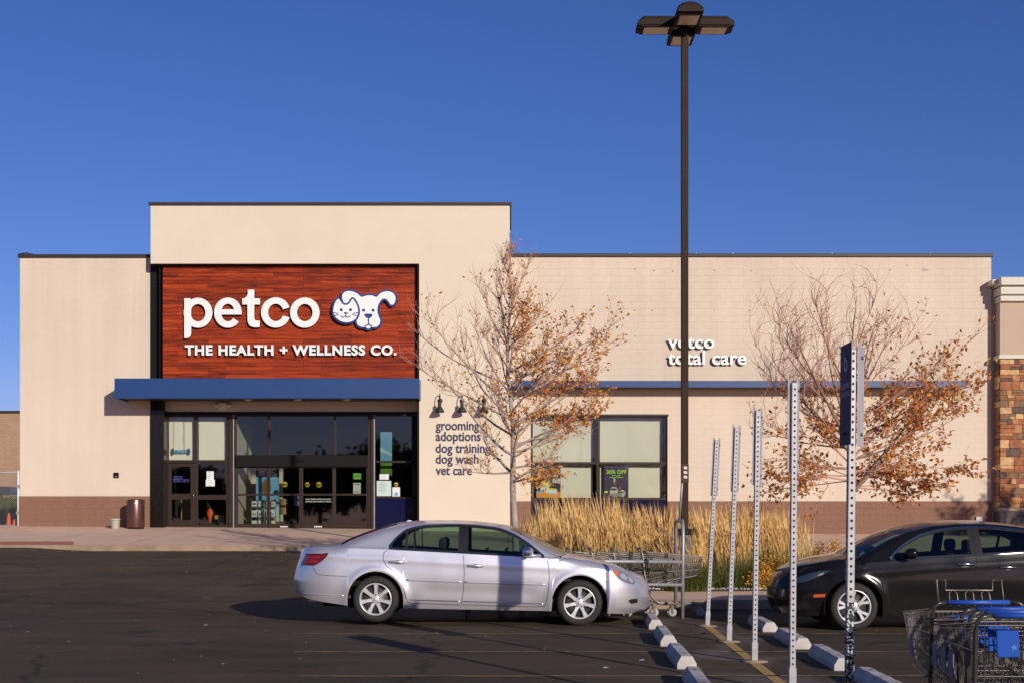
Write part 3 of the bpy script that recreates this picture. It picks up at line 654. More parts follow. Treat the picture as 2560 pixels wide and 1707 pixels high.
# lettering on the right wall
def word(name, body, px0, px1, py, size, Y, m, label, cat_, off=.0, ext=.01, spacing=1.0, dark=False):
    mb = text_mb(body, size, X(px0, Y), Y-ext, Z(py, Y), m, off, ext, width=(X(px1, Y)-X(px0, Y)) if px1 else None, spacing=spacing)
    if dark: splitmat(mb, Y-2*ext, .003)
    return mb
wall_sign = empty('wall_sign', (0, W, 5), 'raised white two line lettering on beige block wall behind the lamp pole', 'sign')
VY = W-.07
part(word('', 'vetco', 1669, 1786, 871, .58, VY, M['white'], '', '', .011, .025, dark=True), 'lettering', wall_sign)
split_x(word('', 'total care', 1669, 1866, 911, .58, VY, M['white'], '', '', .011, .025, dark=True), .085, 'lettering', wall_sign)
sv = empty('service_lettering', (0, T, 3), 'navy lettering listing five pet services on the cream pier', 'lettering')
TY = T-.006
for body, py, px1 in (('grooming', 1074, 1198), ('adoptions', 1101, 1202), ('dog training', 1130.5, 1226), ('dog wash', 1157.5, 1197), ('vet care', 1186, 1180)):
    part(word('', body, 1089, px1, py, .395, TY, M['navyletter'], '', '', .009, .003), 'lettering', sv)
# gooseneck lamps
def lampbuild(px, py, lab):
    x, z = X(px, T-.28), Z(py, T-.28)
    e = empty('gooseneck_lamp', (x, T, z), lab, 'wall lamp', 'gooseneck lamps above the service lettering')
    MB().lathe([(.075, -.02), (.075, 0)], M['cap'], 16, 'y', (0, 0, .25), cap=True).build('wall_plate', e)
    MB().tube([(0, -.02, .25)]+[(0, -.16-.14*cos(a), .28+.17*sin(a)) for a in [pi*(1-k/10) for k in range(2, 11)]][::1]+[(0, -.30, .16)], .014, M['cap'], 8).build('arm', e)
    mb = MB().lathe([(.02, .20), (.045, .18), (.06, .12), (.05, .08), (.055, .06), (.13, -.06), (.15, -.12), (.145, -.12), (.05, .05)], M['cap'], 20, 'z', (0, -.30, 0)); mb.build('lamp_shade', e)
    return e
lampbuild(1099, 1020, 'leftmost of three gooseneck lamps, the one nearest the glass entrance')
lampbuild(1155, 1020, 'middle gooseneck lamp above the service lettering')
lampbuild(1210, 1020, 'rightmost gooseneck lamp, partly hidden by the tree trunk twigs')
# emergency light over the door
e = empty('emergency_light', (X(558.5, E0), E0, Z(1015, E0)), 'small white two headed emergency light on the beam above the door', 'light')
MB().bbox(-.13, .13, -.09, -.001, -.115, .115, M['white'], .015).build('housing', e)
for s_ in (-1, 1): MB().lathe([(.0, -.09), (.05, -.09), (.062, -.06), (.04, 0), (0, 0)], M['white'], 14, 'y', (s_*.19, -.04, .02)).build('lamp_head', e)
# alarm box
e = empty('alarm_box', (X(291, W), W, Z(1187, W)), 'small black square box with red edge on the beige wall', 'box')
MB().bbox(-.08, .08, -.05, -.001, -.08, .08, M['black'], .01).build('housing', e)
mb = MB().box(.072, .082, -.045, -.012, -.07, .07, mat('red plastic', (.5, .02, .01), .5)); mb.box(-.02, .025, -.054, -.05, -.045, -.035, M['paper']); mb.lathe([(.02, -.056), (.02, -.05)], M['granite'], 12, 'y', (0, 0, .02), cap=True); mb.build('indicator', e)
# rubbish bin and bucket
zbin = zs(X(340, 40.6), 40.6)
e = empty('litter_bin', (X(339, 40.6), 40.6, zbin), 'round brown metal litter bin standing by the black corner column', 'bin')
binm = mat('brown brushed metal', (.17, .09, .075), .32, metal=.75)
mb = MB().lathe([(.0, .03), (.255, .03), (.262, .05), (.262, .83), (.255, .86)], binm, 40); mb.build('body', e)
MB().lathe([(.255, .86), (.235, .885), (.16, .89), (.15, .87), (.0, .86)], binm, 40).build('lid', e)
MB().lathe([(0, 0), (.25, 0), (.25, .03)], M['black'], 32).build('base', e)
MB().add([(.035, -.264, .74), (.085, -.255, .74), (.06, -.262, .80)], [(0, 1, 2)], M['paper']).build('decal', e)
e = empty('bucket', (X(288, 40.5), 40.5, zs(X(288, 40.5), 40.5)), 'small white plastic bucket beside the brown litter bin', 'bucket')
bkm = mat('white bucket plastic', (.66, .74, .62), .5)
MB().lathe([(0, 0), (.115, 0), (.145, .27), (.152, .27), (.152, .29), (.138, .29), (.11, .02)], bkm, 28).build('body', e)
MB().tube([(-.148, 0, .27)]+[(-.148*cos(a), -.16*sin(a), .27-.02*sin(a)) for a in [pi*k/10 for k in range(1, 10)]]+[(.148, 0, .27)], .004, M['steel'], 5).build('handle', e)
# hanging neon style OPEN bone
bY = E0+.09
e = empty('open_sign', (X(451.5, bY), bY, Z(1128, bY)), 'dark blue bone shaped OPEN sign hanging behind the transom glass', 'sign')
bone = [(-.20, .04), (-.215, .085), (-.25, .105), (-.285, .08), (-.285, .045), (-.30, .0), (-.285, -.045), (-.285, -.08), (-.25, -.105), (-.215, -.085), (-.20, -.04), (-.15, -.05)]
bone = [(a, b_) for a, b_ in bone]; bone = bone+[(-a, -b_) for a, b_ in bone]
tealm = mat('dark teal acrylic', (.02, .055, .075), .4)
outline_mb([(bone, 0)], 0, .012, tealm).build('board', e)
text_mb('OPEN', .145, 0, -.018, -.05, M['sky_print'], .004, .003, align='CENTER').build('lettering', e)
MB().tube([(-.21, 0, .07), (-.21, 0, Z(1041, bY)-Z(1128, bY))], .004, M['black'], 4).tube([(.12, 0, .05), (.11, 0, .5), (.115, 0, .6), (.11, 0, Z(1041, bY)-Z(1128, bY))], .006, M['black'], 4).build('cable', e)

# notices and stickers on the glass
def flat(name, px0, px1, py0, py1, Y, m, lab, cat_, extra=None, grp=None, th=.004):
    e = empty(name, (X((px0+px1)/2, Y), Y, Z((py0+py1)/2, Y)), lab, cat_, grp)
    w_, h_ = (X(px1, Y)-X(px0, Y))/2, (Z(py0, Y)-Z(py1, Y))/2
    MB().box(-w_, w_, -th, 0, -h_, h_, m).build('sheet', e)
    if extra: mb = MB(); extra(mb, w_, h_, -th-.001); mb.build('print', e)
    return e
def lines(n, m, fw=.7, top=.7, bot=-.7, ht=.06):
    def fn(mb, w_, h_, y):
        rr = random.Random(n)
        for k in range(n):
            z = lerp(top, bot, k/max(1, n-1))*h_; a = rr.uniform(.5, 1)*fw
            mb.quad((-w_*fw, y, z-ht*h_), (w_*(2*a-fw), y, z-ht*h_), (w_*(2*a-fw), y, z+ht*h_), (-w_*fw, y, z+ht*h_), m)
    return fn
gry = mat('grey print', (.25, .27, .30), .8)
GY = E0+.04
flat('notice', 516.5, 534.5, 1177, 1198, GY, M['paper'], 'upper white paper notice taped on the sidelight glass', 'notice', lines(4, gry))
flat('notice', 514.5, 537, 1198, 1214.5, GY, M['paper'], 'lower and wider white paper notice taped on the sidelight glass', 'notice', lines(3, gry))
dl = empty('door_lettering', (X(455, GY), GY, Z(1200, GY)), 'faint blue lettering on the glass of the single brown door', 'lettering')
dm = mat('blue vinyl', (.04, .04, .22), .6)
part(word('', 'vetco', 434, 456, 1196.5, .2, GY, dm, '', '', .002, .001), 'lettering', dl); part(word('', 'total care', 432, 472, 1204, .2, GY, dm, '', '', .002, .001), 'lettering', dl)
def dot(px, py, r, lab, Y=GY):
    e = empty('sticker', (X(px, Y), Y, Z(py, Y)), lab, 'sticker', 'round yellow door stickers')
    MB().lathe([(0, -.003), (r, -.003), (r, 0)], M['yellowst'], 24, 'y').build('disc', e)
    MB().box(-r*.8, r*.8, -.006, -.0035, -.022, .018, M['black']).build('band', e)
dot(711.5, 1210, .088, 'yellow round sticker on the left sliding door, leftmost of the four'); dot(768, 1210.5, .075, 'smaller yellow round sticker next to the centre door joint')
dot(797, 1210.5, .088, 'yellow round sticker in the middle of the right sliding door'); dot(990, 1210, .062, 'small yellow round sticker on the corner window above the blue leaflet')
flat('notice', 883, 903, 1182, 1197, GY+.03, M['green'], 'small green notice at the top of the right sliding panel', 'notice', lines(2, M['lime'], ht=.12))
flat('notice', 883, 902, 1206, 1233, GY+.03, M['paper'], 'white poster below the green notice on the right sliding panel', 'notice', lines(2, gry, ht=.09))
flat('notice', 949, 972, 1184, 1198, GY, M['paper'], 'small white card above the store hours sheet', 'notice', lines(3, gry))
mint = mat('pale mint print', (.52, .66, .60), .7)
flat('notice', 942, 978, 1201, 1239, GY, mint, 'pale mint store hours sheet with lines of text on the corner window', 'notice', lines(7, gry, .75, .75, -.45, .03))
flat('notice', 981, 1000, 1217, 1240, GY, M['paper'], 'narrow leaflet with a blue bottle picture on the corner window', 'notice', lambda mb, w_, h_, y: mb.quad((-w_*.5, y, -h_*.9), (w_*.5, y, -h_*.9), (w_*.5, y, -h_*.1), (-w_*.5, y, -h_*.1), M['sky_print']))
lt_ = empty('door_sign', (X(795, GY), GY, Z(1248, GY)), 'white lettering asking pets to stay leashed on the sliding door glass', 'lettering')
part(word('', 'pets, please make sure your', 764.5, 828.5, 1248, .07, GY-.02, M['white'], '', '', .001, .001), 'lettering', lt_); part(word('', 'parents stay leashed. thanks.', 764.5, 829, 1254, .07, GY-.02, M['white'], '', '', .001, .001), 'lettering', lt_)
for k, (px, lab) in enumerate(((711, 'small white striped decal at the bottom of the left sliding door'), (796, 'small white striped decal at the bottom of the right sliding door'))):
    e = empty('decal', (X(px, GY-.05), GY-.05, Z(1317, GY-.05)), lab, 'decal')
    mb = MB()
    for j in range(5): mb.add([(-.12+.05*j, 0, 0), (-.085+.05*j, 0, 0), (-.10+.05*j, 0, .04), (-.135+.05*j, 0, .04)], [(0, 1, 2, 3)], M['white'])
    mb.build('print', e)
# banners and things inside the shop
def inside(px0, px1, py0, py1, Y): return X(px0, Y), X(px1, Y), Z(py1, Y), Z(py0, Y)
bY = E0+.75
e = empty('banner', (0, bY, 1.12), 'tall navy and blue banner standing behind the left sliding door', 'banner')
a, b_, c_, d_ = inside(640, 698, 1166, 1294, bY)
def loc(mb, name, e): o = mb.build(name, e); o.location = (-e.location.x, -e.location.y, -e.location.z); return o
loc(MB().box(a, b_, bY, bY+.02, c_, d_, M['sky_print']), 'panel', e); loc(MB().box(a, b_, bY-.004, bY, lerp(c_, d_, .80), d_, M['navypr']), 'heading', e)
mb = MB()
for k, s_ in enumerate(('VETERINARY', 'HOSPITAL', 'NOW OPEN')): text_mb(s_, .105, (a+b_)/2, bY-.012, d_-.10-.095*k, M['white'], .003, .002, align='CENTER', mb=mb)
loc(mb, 'lettering', e)
brn = mat('brown fur print', (.20, .10, .05), .8); ltb = mat('pale blue print', (.45, .65, .82), .7)
mb = MB().add([(a, bY-.006, c_+.55), (b_, bY-.006, c_+.35), (b_, bY-.006, c_+.0), (a, bY-.006, c_+.0)], [(0, 1, 2, 3)], ltb)
mb.add([(lerp(a, b_, .2+.25*(1+.8*cos(t))), bY-.009, c_+.95+.28*sin(t)) for t in [2*pi*k/14 for k in range(14)]], [list(range(14))], brn); loc(mb, 'picture', e)
shY = E0+.62
for k, (px0, px1, lab) in enumerate(((628, 661, 'white wire rack of bags behind the left sliding door, left bay'), (664, 690, 'white wire rack of bags behind the left sliding door, right bay'))):
    a, b_ = X(px0, shY), X(px1, shY); e = empty('display_rack', ((a+b_)/2, shY, 1.12), lab, 'rack', 'racks behind the sliding door'); hw = (b_-a)/2
    mb = MB()
    for s_ in (-1, 1): mb.tube([(s_*hw, 0, 0), (s_*hw, 0, 1.05)], .012, M['steel'], 5)
    mb.build('upright', e)
    for j in range(3):
        MB().box(-hw+.01, hw-.01, -.10, .08, .12+.32*j, .14+.32*j, M['steel']).build('shelf', e)
        for q in range(2):
            mb = MB().bbox(-hw+.03+q*hw, -hw*.1+q*hw, -.09, .05, .142+.32*j, .142+.20+.32*j, M['paper'], .01)
            mb.box(-hw+.05+q*hw, -hw*.2+q*hw, -.093, -.09, .19+.32*j, .25+.32*j, [M['sky_print'], gry, brn][(j+q+k) % 3]); mb.build('bag', e)
for k, (px0, px1, py0, py1, Y, m, lab) in enumerate(((698, 717, 1246, 1285, E0+1.2, M['tan'], 'tan panel display box behind the left sliding door'), (455, 478, 1246, 1300, E0+1.0, M['tan'], 'tan cabinet behind the brown single door'), (539, 563, 1287, 1297, E0+.9, M['tan'], 'low tan crate on legs behind the sidelight'), (735, 749, 1239, 1263, E0+.5, mat('lilac print', (.22, .20, .5), .7), 'small lilac printed display card behind the door joint'))):
    a, b_, c_, d_ = inside(px0, px1, py0, py1, Y); e = empty(['display_box', 'cabinet', 'crate', 'display_card'][k], ((a+b_)/2, Y, 1.12), lab, ['box', 'cabinet', 'crate', 'card'][k]); hw = (b_-a)/2
    MB().bbox(-hw, hw, -.15 if k != 3 else -.02, .15 if k != 3 else .02, c_-1.12, d_-1.12, m, .008).build('body', e)
    mb = MB()
    for s_ in (-1, 1): mb.box(s_*hw*.8-.012, s_*hw*.8+.012, -.012, .012, 0, c_-1.12, M['black'])
    mb.build('stand', e)
e = empty('halloween_figure', (X(525, E0+.7), E0+.7, 1.12), 'small orange figure on a dark stand behind the sidelight', 'figurine')
MB().lathe([(0, 0), (.12, .0), (.10, .04), (.02, .08), (.02, .30)], M['black'], 12).build('stand', e)
bm = bmesh.new(); bmesh.ops.create_icosphere(bm, subdivisions=3, radius=.1)
for v in bm.verts: v.co = Vector((v.co.x*.9*(1+.25*sin(v.co.z*30)), v.co.y*.8, v.co.z*2.3+.5))
MB().add([v.co[:] for v in bm.verts], [[v.index for v in f.verts] for f in bm.faces], M['orange'], True).build('figure', e); bm.free()
e = empty('wall_poster', (0, E0+1.4, 3), 'tall blue sky and green grass poster behind the corner window', 'poster')
a, b_, c_, d_ = inside(951, 980, 1079, 1188, E0+.5); Yp = E0+.5
loc(MB().box(a, b_, Yp, Yp+.02, c_, d_, M['sky_print']), 'sheet', e)
mb = MB().add([(a, Yp-.002, lerp(c_, d_, .33)), (b_, Yp-.002, lerp(c_, d_, .30)), (b_, Yp-.002, c_), (a, Yp-.002, c_)], [(0, 1, 2, 3)], mat('grass print', (.12, .28, .03), .8, vary=(5, .3)))
mb.add([(a, Yp-.003, lerp(c_, d_, .55)), (b_, Yp-.003, lerp(c_, d_, .45)), (b_, Yp-.003, lerp(c_, d_, .50)), (a, Yp-.003, lerp(c_, d_, .66))], [(0, 1, 2, 3)], ltb); loc(mb, 'picture', e)
# hanging exit box above the doors (white, inside)
# posters in the display window
pY = WY+.12
def rel(e, Y): return lambda px, py: (X(px, Y)-e.location.x, Z(py, Y)-e.location.z)
e = empty('sale_poster', (X(1542, pY), pY, Z(1204, pY)), 'purple poster reading 30% OFF with costumed pets in the display window', 'poster')
c = rel(e, pY); a0 = c(1510.5, 1163); a1 = c(1571, 1243)
MB().box(a0[0], a1[0], -.006, 0, a1[1], a0[1], M['purple']).build('sheet', e)
mb = MB(); q = c(1541, 1183); text_mb('30% OFF', .16, q[0], -.010, q[1], M['lime'], .003, .002, align='CENTER', mb=mb, width=.62)
q = c(1541, 1189); text_mb('Entire Stock', .055, q[0], -.010, q[1], M['lime'], .001, .002, align='CENTER', mb=mb); q = c(1541, 1193.5); text_mb('Boutique Collection', .05, q[0], -.010, q[1], M['lime'], .001, .002, align='CENTER', mb=mb)
mb.build('lettering', e)
mb = MB()
def ell(mb, c0, rx, ry, y, m, n=16): mb.add([(c0[0]+rx*cos(2*pi*k/n), y, c0[1]+ry*sin(2*pi*k/n)) for k in range(n)], [list(range(n))], m)
lgt = mat('pale grey print', (.5, .5, .48), .8)
for (px, py, rx, ry, m, dd) in ((1535, 1228, .13, .16, lgt, 0), (1536, 1208, .09, .11, M['navypr'], 1), (1536, 1206, .06, .08, brn, 2), (1536, 1199, .03, .06, lgt, 3), (1555, 1232, .10, .11, lgt, 4), (1550, 1219, .07, .08, M['navypr'], 5), (1550, 1218, .045, .055, brn, 6), (1534, 1222, .11, .03, M['navypr'], 7), (1552, 1230, .09, .025, M['navypr'], 8), (1540, 1236, .2, .05, gry, 9)):
    ell(mb, c(px, py), rx, ry, -.008-.0006*dd, m)
q = c(1511, 1229); mb.quad((q[0], -.009, q[1]-.03), (q[0]+.1, -.009, q[1]-.03), (q[0]+.1, -.009, q[1]+.03), (q[0], -.009, q[1]+.03), M['lime']); mb.build('picture', e)
e = empty('window_poster', (X(1370, pY), pY, Z(1200, pY)), 'navy and orange poster with stacked cans in the display window, left bay', 'poster')
c = rel(e, pY); a0 = c(1340.5, 1160); a1 = c(1401.5, 1243)
MB().box(a0[0], a1[0], -.006, 0, a1[1], a0[1], M['navypr']).build('sheet', e)
mb = MB()
def rc(px0, px1, py0, py1, m, y=-.008): p, q = c(px0, py1), c(px1, py0); mb.quad((p[0], y, p[1]), (q[0], y, p[1]), (q[0], y, q[1]), (p[0], y, q[1]), m)
rc(1346, 1396, 1171, 1187, M['orangepr']); rc(1347, 1395, 1187, 1191, ltb); rc(1381, 1401, 1195, 1206, ltb); rc(1341, 1401.5, 1228, 1243, M['orangepr'], -.0085); rc(1341, 1353, 1226, 1231, M['sky_print'], -.009)
for k, (px, py) in enumerate(((1363, 1208), (1362, 1220), (1375, 1226), (1382, 1227))):
    rc(px-11, px+11, py-5, py+7, [M['lime'], ltb, mint, ltb][k], -.0095-.0005*k); ell(mb, c(px, py-5), .13, .025, -.012-.0005*k, M['yellowst'])
    rc(px-10, px+10, py-1, py+2.5, M['white'], -.0145-.0004*k)
mb.build('picture', e)
mb = MB(); q = c(1371, 1182); text_mb('BIG SAVINGS', .1, q[0], -.013, q[1], M['navypr'], .004, .001, align='CENTER', mb=mb, width=.5); mb.build('lettering', e)

# ---------------------------------------------------------------- neighbouring building on the right
def stonemat():
    m = mat('ledge stone', (.3, .17, .09), .9); n = m.node_tree; b = n.nodes['Principled BSDF']
    tc = n.nodes.new('ShaderNodeTexCoord')
    oi = n.nodes.new('ShaderNodeTexNoise'); oi.inputs['Scale'].default_value = 9; oi.inputs['Detail'].default_value = 8; n.links.new(tc.outputs['Object'], oi.inputs[0])
    at = n.nodes.new('ShaderNodeAttribute'); at.attribute_name = 'tone'; at.attribute_type = 'GEOMETRY'
    cr = n.nodes.new('ShaderNodeValToRGB'); e = cr.color_ramp.elements
    cols = [(.12, .08, .06), (.30, .11, .05), (.22, .12, .07), (.42, .20, .08), (.55, .34, .16), (.34, .13, .055), (.62, .42, .21)]
    e[0].position = 0; e[0].color = (*cols[0], 1); e[1].position = 1; e[1].color = (*cols[6], 1)
    for k in range(1, 6): x = cr.color_ramp.elements.new(k/6); x.color = (*cols[k], 1)
    cr.color_ramp.interpolation = 'CONSTANT'
    n.links.new(at.outputs['Fac'], cr.inputs[0])
    r = n.nodes.new('ShaderNodeMapRange'); r.inputs['From Min'].default_value = .3; r.inputs['From Max'].default_value = .7; r.inputs['To Min'].default_value = .7; r.inputs['To Max'].default_value = 1.3
    n.links.new(oi.outputs['Fac'], r.inputs['Value']); s = n.nodes.new('ShaderNodeVectorMath'); s.operation = 'SCALE'
    n.links.new(cr.outputs[0], s.inputs[0]); n.links.new(r.outputs[0], s.inputs['Scale']); n.links.new(s.outputs[0], b.inputs['Base Color'])
    bp = n.nodes.new('ShaderNodeBump'); bp.inputs['Strength'].default_value = .8; bp.inputs['Distance'].default_value = .02; n.links.new(oi.outputs['Fac'], bp.inputs['Height']); n.links.new(bp.outputs[0], b.inputs['Normal'])
    return m
M['stone'] = stonemat()
nb = empty('neighbour_building', (15, W, 1.0), 'tan stucco and brown ledge stone building end at the right edge', 'building')
NY = W-.42; nx = X(2500, NY)
tanst = mat('tan stucco', (.50, .37, .27), .9, bump=(80, .3, .005)); crm = mat('cream cornice', (.62, .60, .50), .7); grst = blockmat('grey base stone', (.15, .125, .11), .5, .2, .01, rough_noise=.8)
part(MB().box(xr-.12, nx+1, W+.03, W+.3, .6, Z(700, W), tanst), 'link_wall', nb)
part(MB().box(nx, nx+9, NY, NY+12, Z(888, NY), Z(750, NY), tanst), 'stucco_wall', nb)
mb = MB()
for py0, py1, pr in ((697, 717, .28), (720, 739, .20), (741, 755, .12)): mb.bbox(nx-pr*.25, nx+9, NY-pr, NY+12, Z(py1, NY), Z(py0, NY), crm, .02)
mb.bbox(nx-.24, nx+.4, NY-.02, NY+12, Z(712, NY), Z(697, NY)-.02, crm, .02)
part(mb, 'cornice', nb)
part(MB().bbox(nx-.06, nx+9, NY-.09, NY+12, Z(897, NY), Z(887, NY), crm, .015), 'ledge', nb)
# individual stones of the veneer as one face with real relief
mb = MB(); tones = []; r2 = random.Random(3); z = Z(1268, NY); ztop = Z(897.5, NY)
mb.box(nx+.02, nx+9, NY+.02, NY+11, z, ztop, M['kerb']); tones += [.35]*6
while z < ztop-.02:
    hgt = r2.choice([.08, .12, .16, .20, .26]); hgt = min(hgt, ztop-z)
    x = nx
    while x < nx+6.5:
        w_ = r2.uniform(.14, .44)
        sub = 2 if hgt > .15 and r2.random() < .35 else 1
        for q in range(sub):
            t = r2.random(); y_ = NY-r2.uniform(0, .035); k0_ = len(mb.f)
            zz0, zz1 = z+hgt*q/sub+.004, z+hgt*(q+1)/sub-.004
            mb.bbox(x+.004, x+w_-.004, y_, NY+.03, zz0, zz1, M['stone'], .006); tones += [t]*(len(mb.f)-k0_)
        x += w_
    z += hgt
for zz in range(24):       # return face towards the shop
    k0_ = len(mb.f); t = r2.random(); h0 = Z(1268, NY)+zz*.19
    if h0+.18 < ztop: mb.bbox(nx-.03, nx+.02, NY+.03, W, h0, h0+.18, M['stone'], .006); tones += [t]*(len(mb.f)-k0_)
o = part(mb, 'stone_facing', nb)
at = o.data.attributes.new('tone', 'FLOAT', 'FACE'); at.data.foreach_set('value', tones[:len(o.data.polygons)])
part(MB().bbox(nx-.05, nx+9, NY-.07, NY+11, Z(1277, NY), Z(1268, NY), M['kerb'], .012), 'sill_course', nb)
part(MB().box(nx-.02, nx+9, NY-.04, NY+11, .6, Z(1277, NY), grst), 'plinth', nb)
e = empty('utility_box', (X(2446, W), W, Z(1302, W)), 'small pale grey utility box low on the brown wall near its right end', 'box')
MB().bbox(-.10, .10, -.09, -.026, -.14, .14, M['steel'], .01).build('housing', e); MB().box(-.02, .02, -.096, -.09, -.02, .02, M['black']).build('latch', e)
# ---------------------------------------------------------------- cars
def interp(pts, x):
    if x <= pts[0][0]: return pts[0][1]
    for (a, b_), (c, d) in zip(pts, pts[1:]):
        if x <= c: return b_+(d-b_)*(x-a)/(c-a) if c > a else d
    return pts[-1][1]
def smooth_fn(pts, k=.05):
    """piecewise curve softened over +-k"""
    return lambda x: sum(interp(pts, x+k*t)*w_ for t, w_ in ((-1, .15), (-.5, .22), (0, .26), (.5, .22), (1, .15)))
def paint(name, col, metal, rough, dust=.45, coat=.6):
    m = mat(name, col, rough, metal=metal, coat=coat, spec=.5 if coat > .5 else .2); n = m.node_tree; b = n.nodes['Principled BSDF']
    tc = n.nodes.new('ShaderNodeTexCoord'); no = n.nodes.new('ShaderNodeTexNoise'); no.inputs['Scale'].default_value = 3; no.inputs['Detail'].default_value = 5
    n.links.new(tc.outputs['Object'], no.inputs[0]); r = n.nodes.new('ShaderNodeMapRange'); r.inputs['To Min'].default_value = rough-.05; r.inputs['To Max'].default_value = rough+.1
    n.links.new(no.outputs['Fac'], r.inputs['Value']); n.links.new(r.outputs[0], b.inputs['Roughness'])
    sp = n.nodes.new('ShaderNodeSeparateXYZ'); n.links.new(tc.outputs['Object'], sp.inputs[0])     # road dust low on the doors
    d = n.nodes.new('ShaderNodeMapRange'); d.inputs['From Min'].default_value = .18; d.inputs['From Max'].default_value = .55; d.inputs['To Min'].default_value = dust; d.inputs['To Max'].default_value = 0
    n.links.new(sp.outputs[2], d.inputs['Value']); mu = n.nodes.new('ShaderNodeMath'); mu.operation = 'MULTIPLY'; n.links.new(d.outputs[0], mu.inputs[0]); n.links.new(no.outputs['Fac'], mu.inputs[1])
    mx = n.nodes.new('ShaderNodeMix'); mx.data_type = 'RGBA'; mx.inputs['A'].default_value = (*col, 1); mx.inputs['B'].default_value = (.25, .21, .18, 1)
    n.links.new(mu.outputs[0], mx.inputs['Factor']); n.links.new(mx.outputs['Result'], b.inputs['Base Color'])
    return m
M['cardark'] = mat('car black trim', (.012, .012, .012), .45)
M['gap'] = mat('panel gap', (.006, .006, .006), .9)
M['rim'] = mat('painted alloy', (.62, .62, .63), .3, metal=.35)
M['disc'] = mat('brake disc', (.10, .09, .085), .45, metal=.6)
M['taillight'] = mat('red lamp glass', (.13, .005, .007), .12, coat=.6)
M['tailbright'] = mat('red lamp reflector', (.45, .015, .012), .25)
M['headlight'] = mat('headlamp glass', (.50, .50, .51), .10, metal=.35, coat=.8)
M['lampdark'] = mat('clear headlamp cover', (.20, .20, .21), .06, metal=.2, coat=1)
M['amber'] = mat('amber lamp', (.75, .13, .03), .25)
M['seat'] = mat('car seat cloth', (.045, .043, .042), .9)

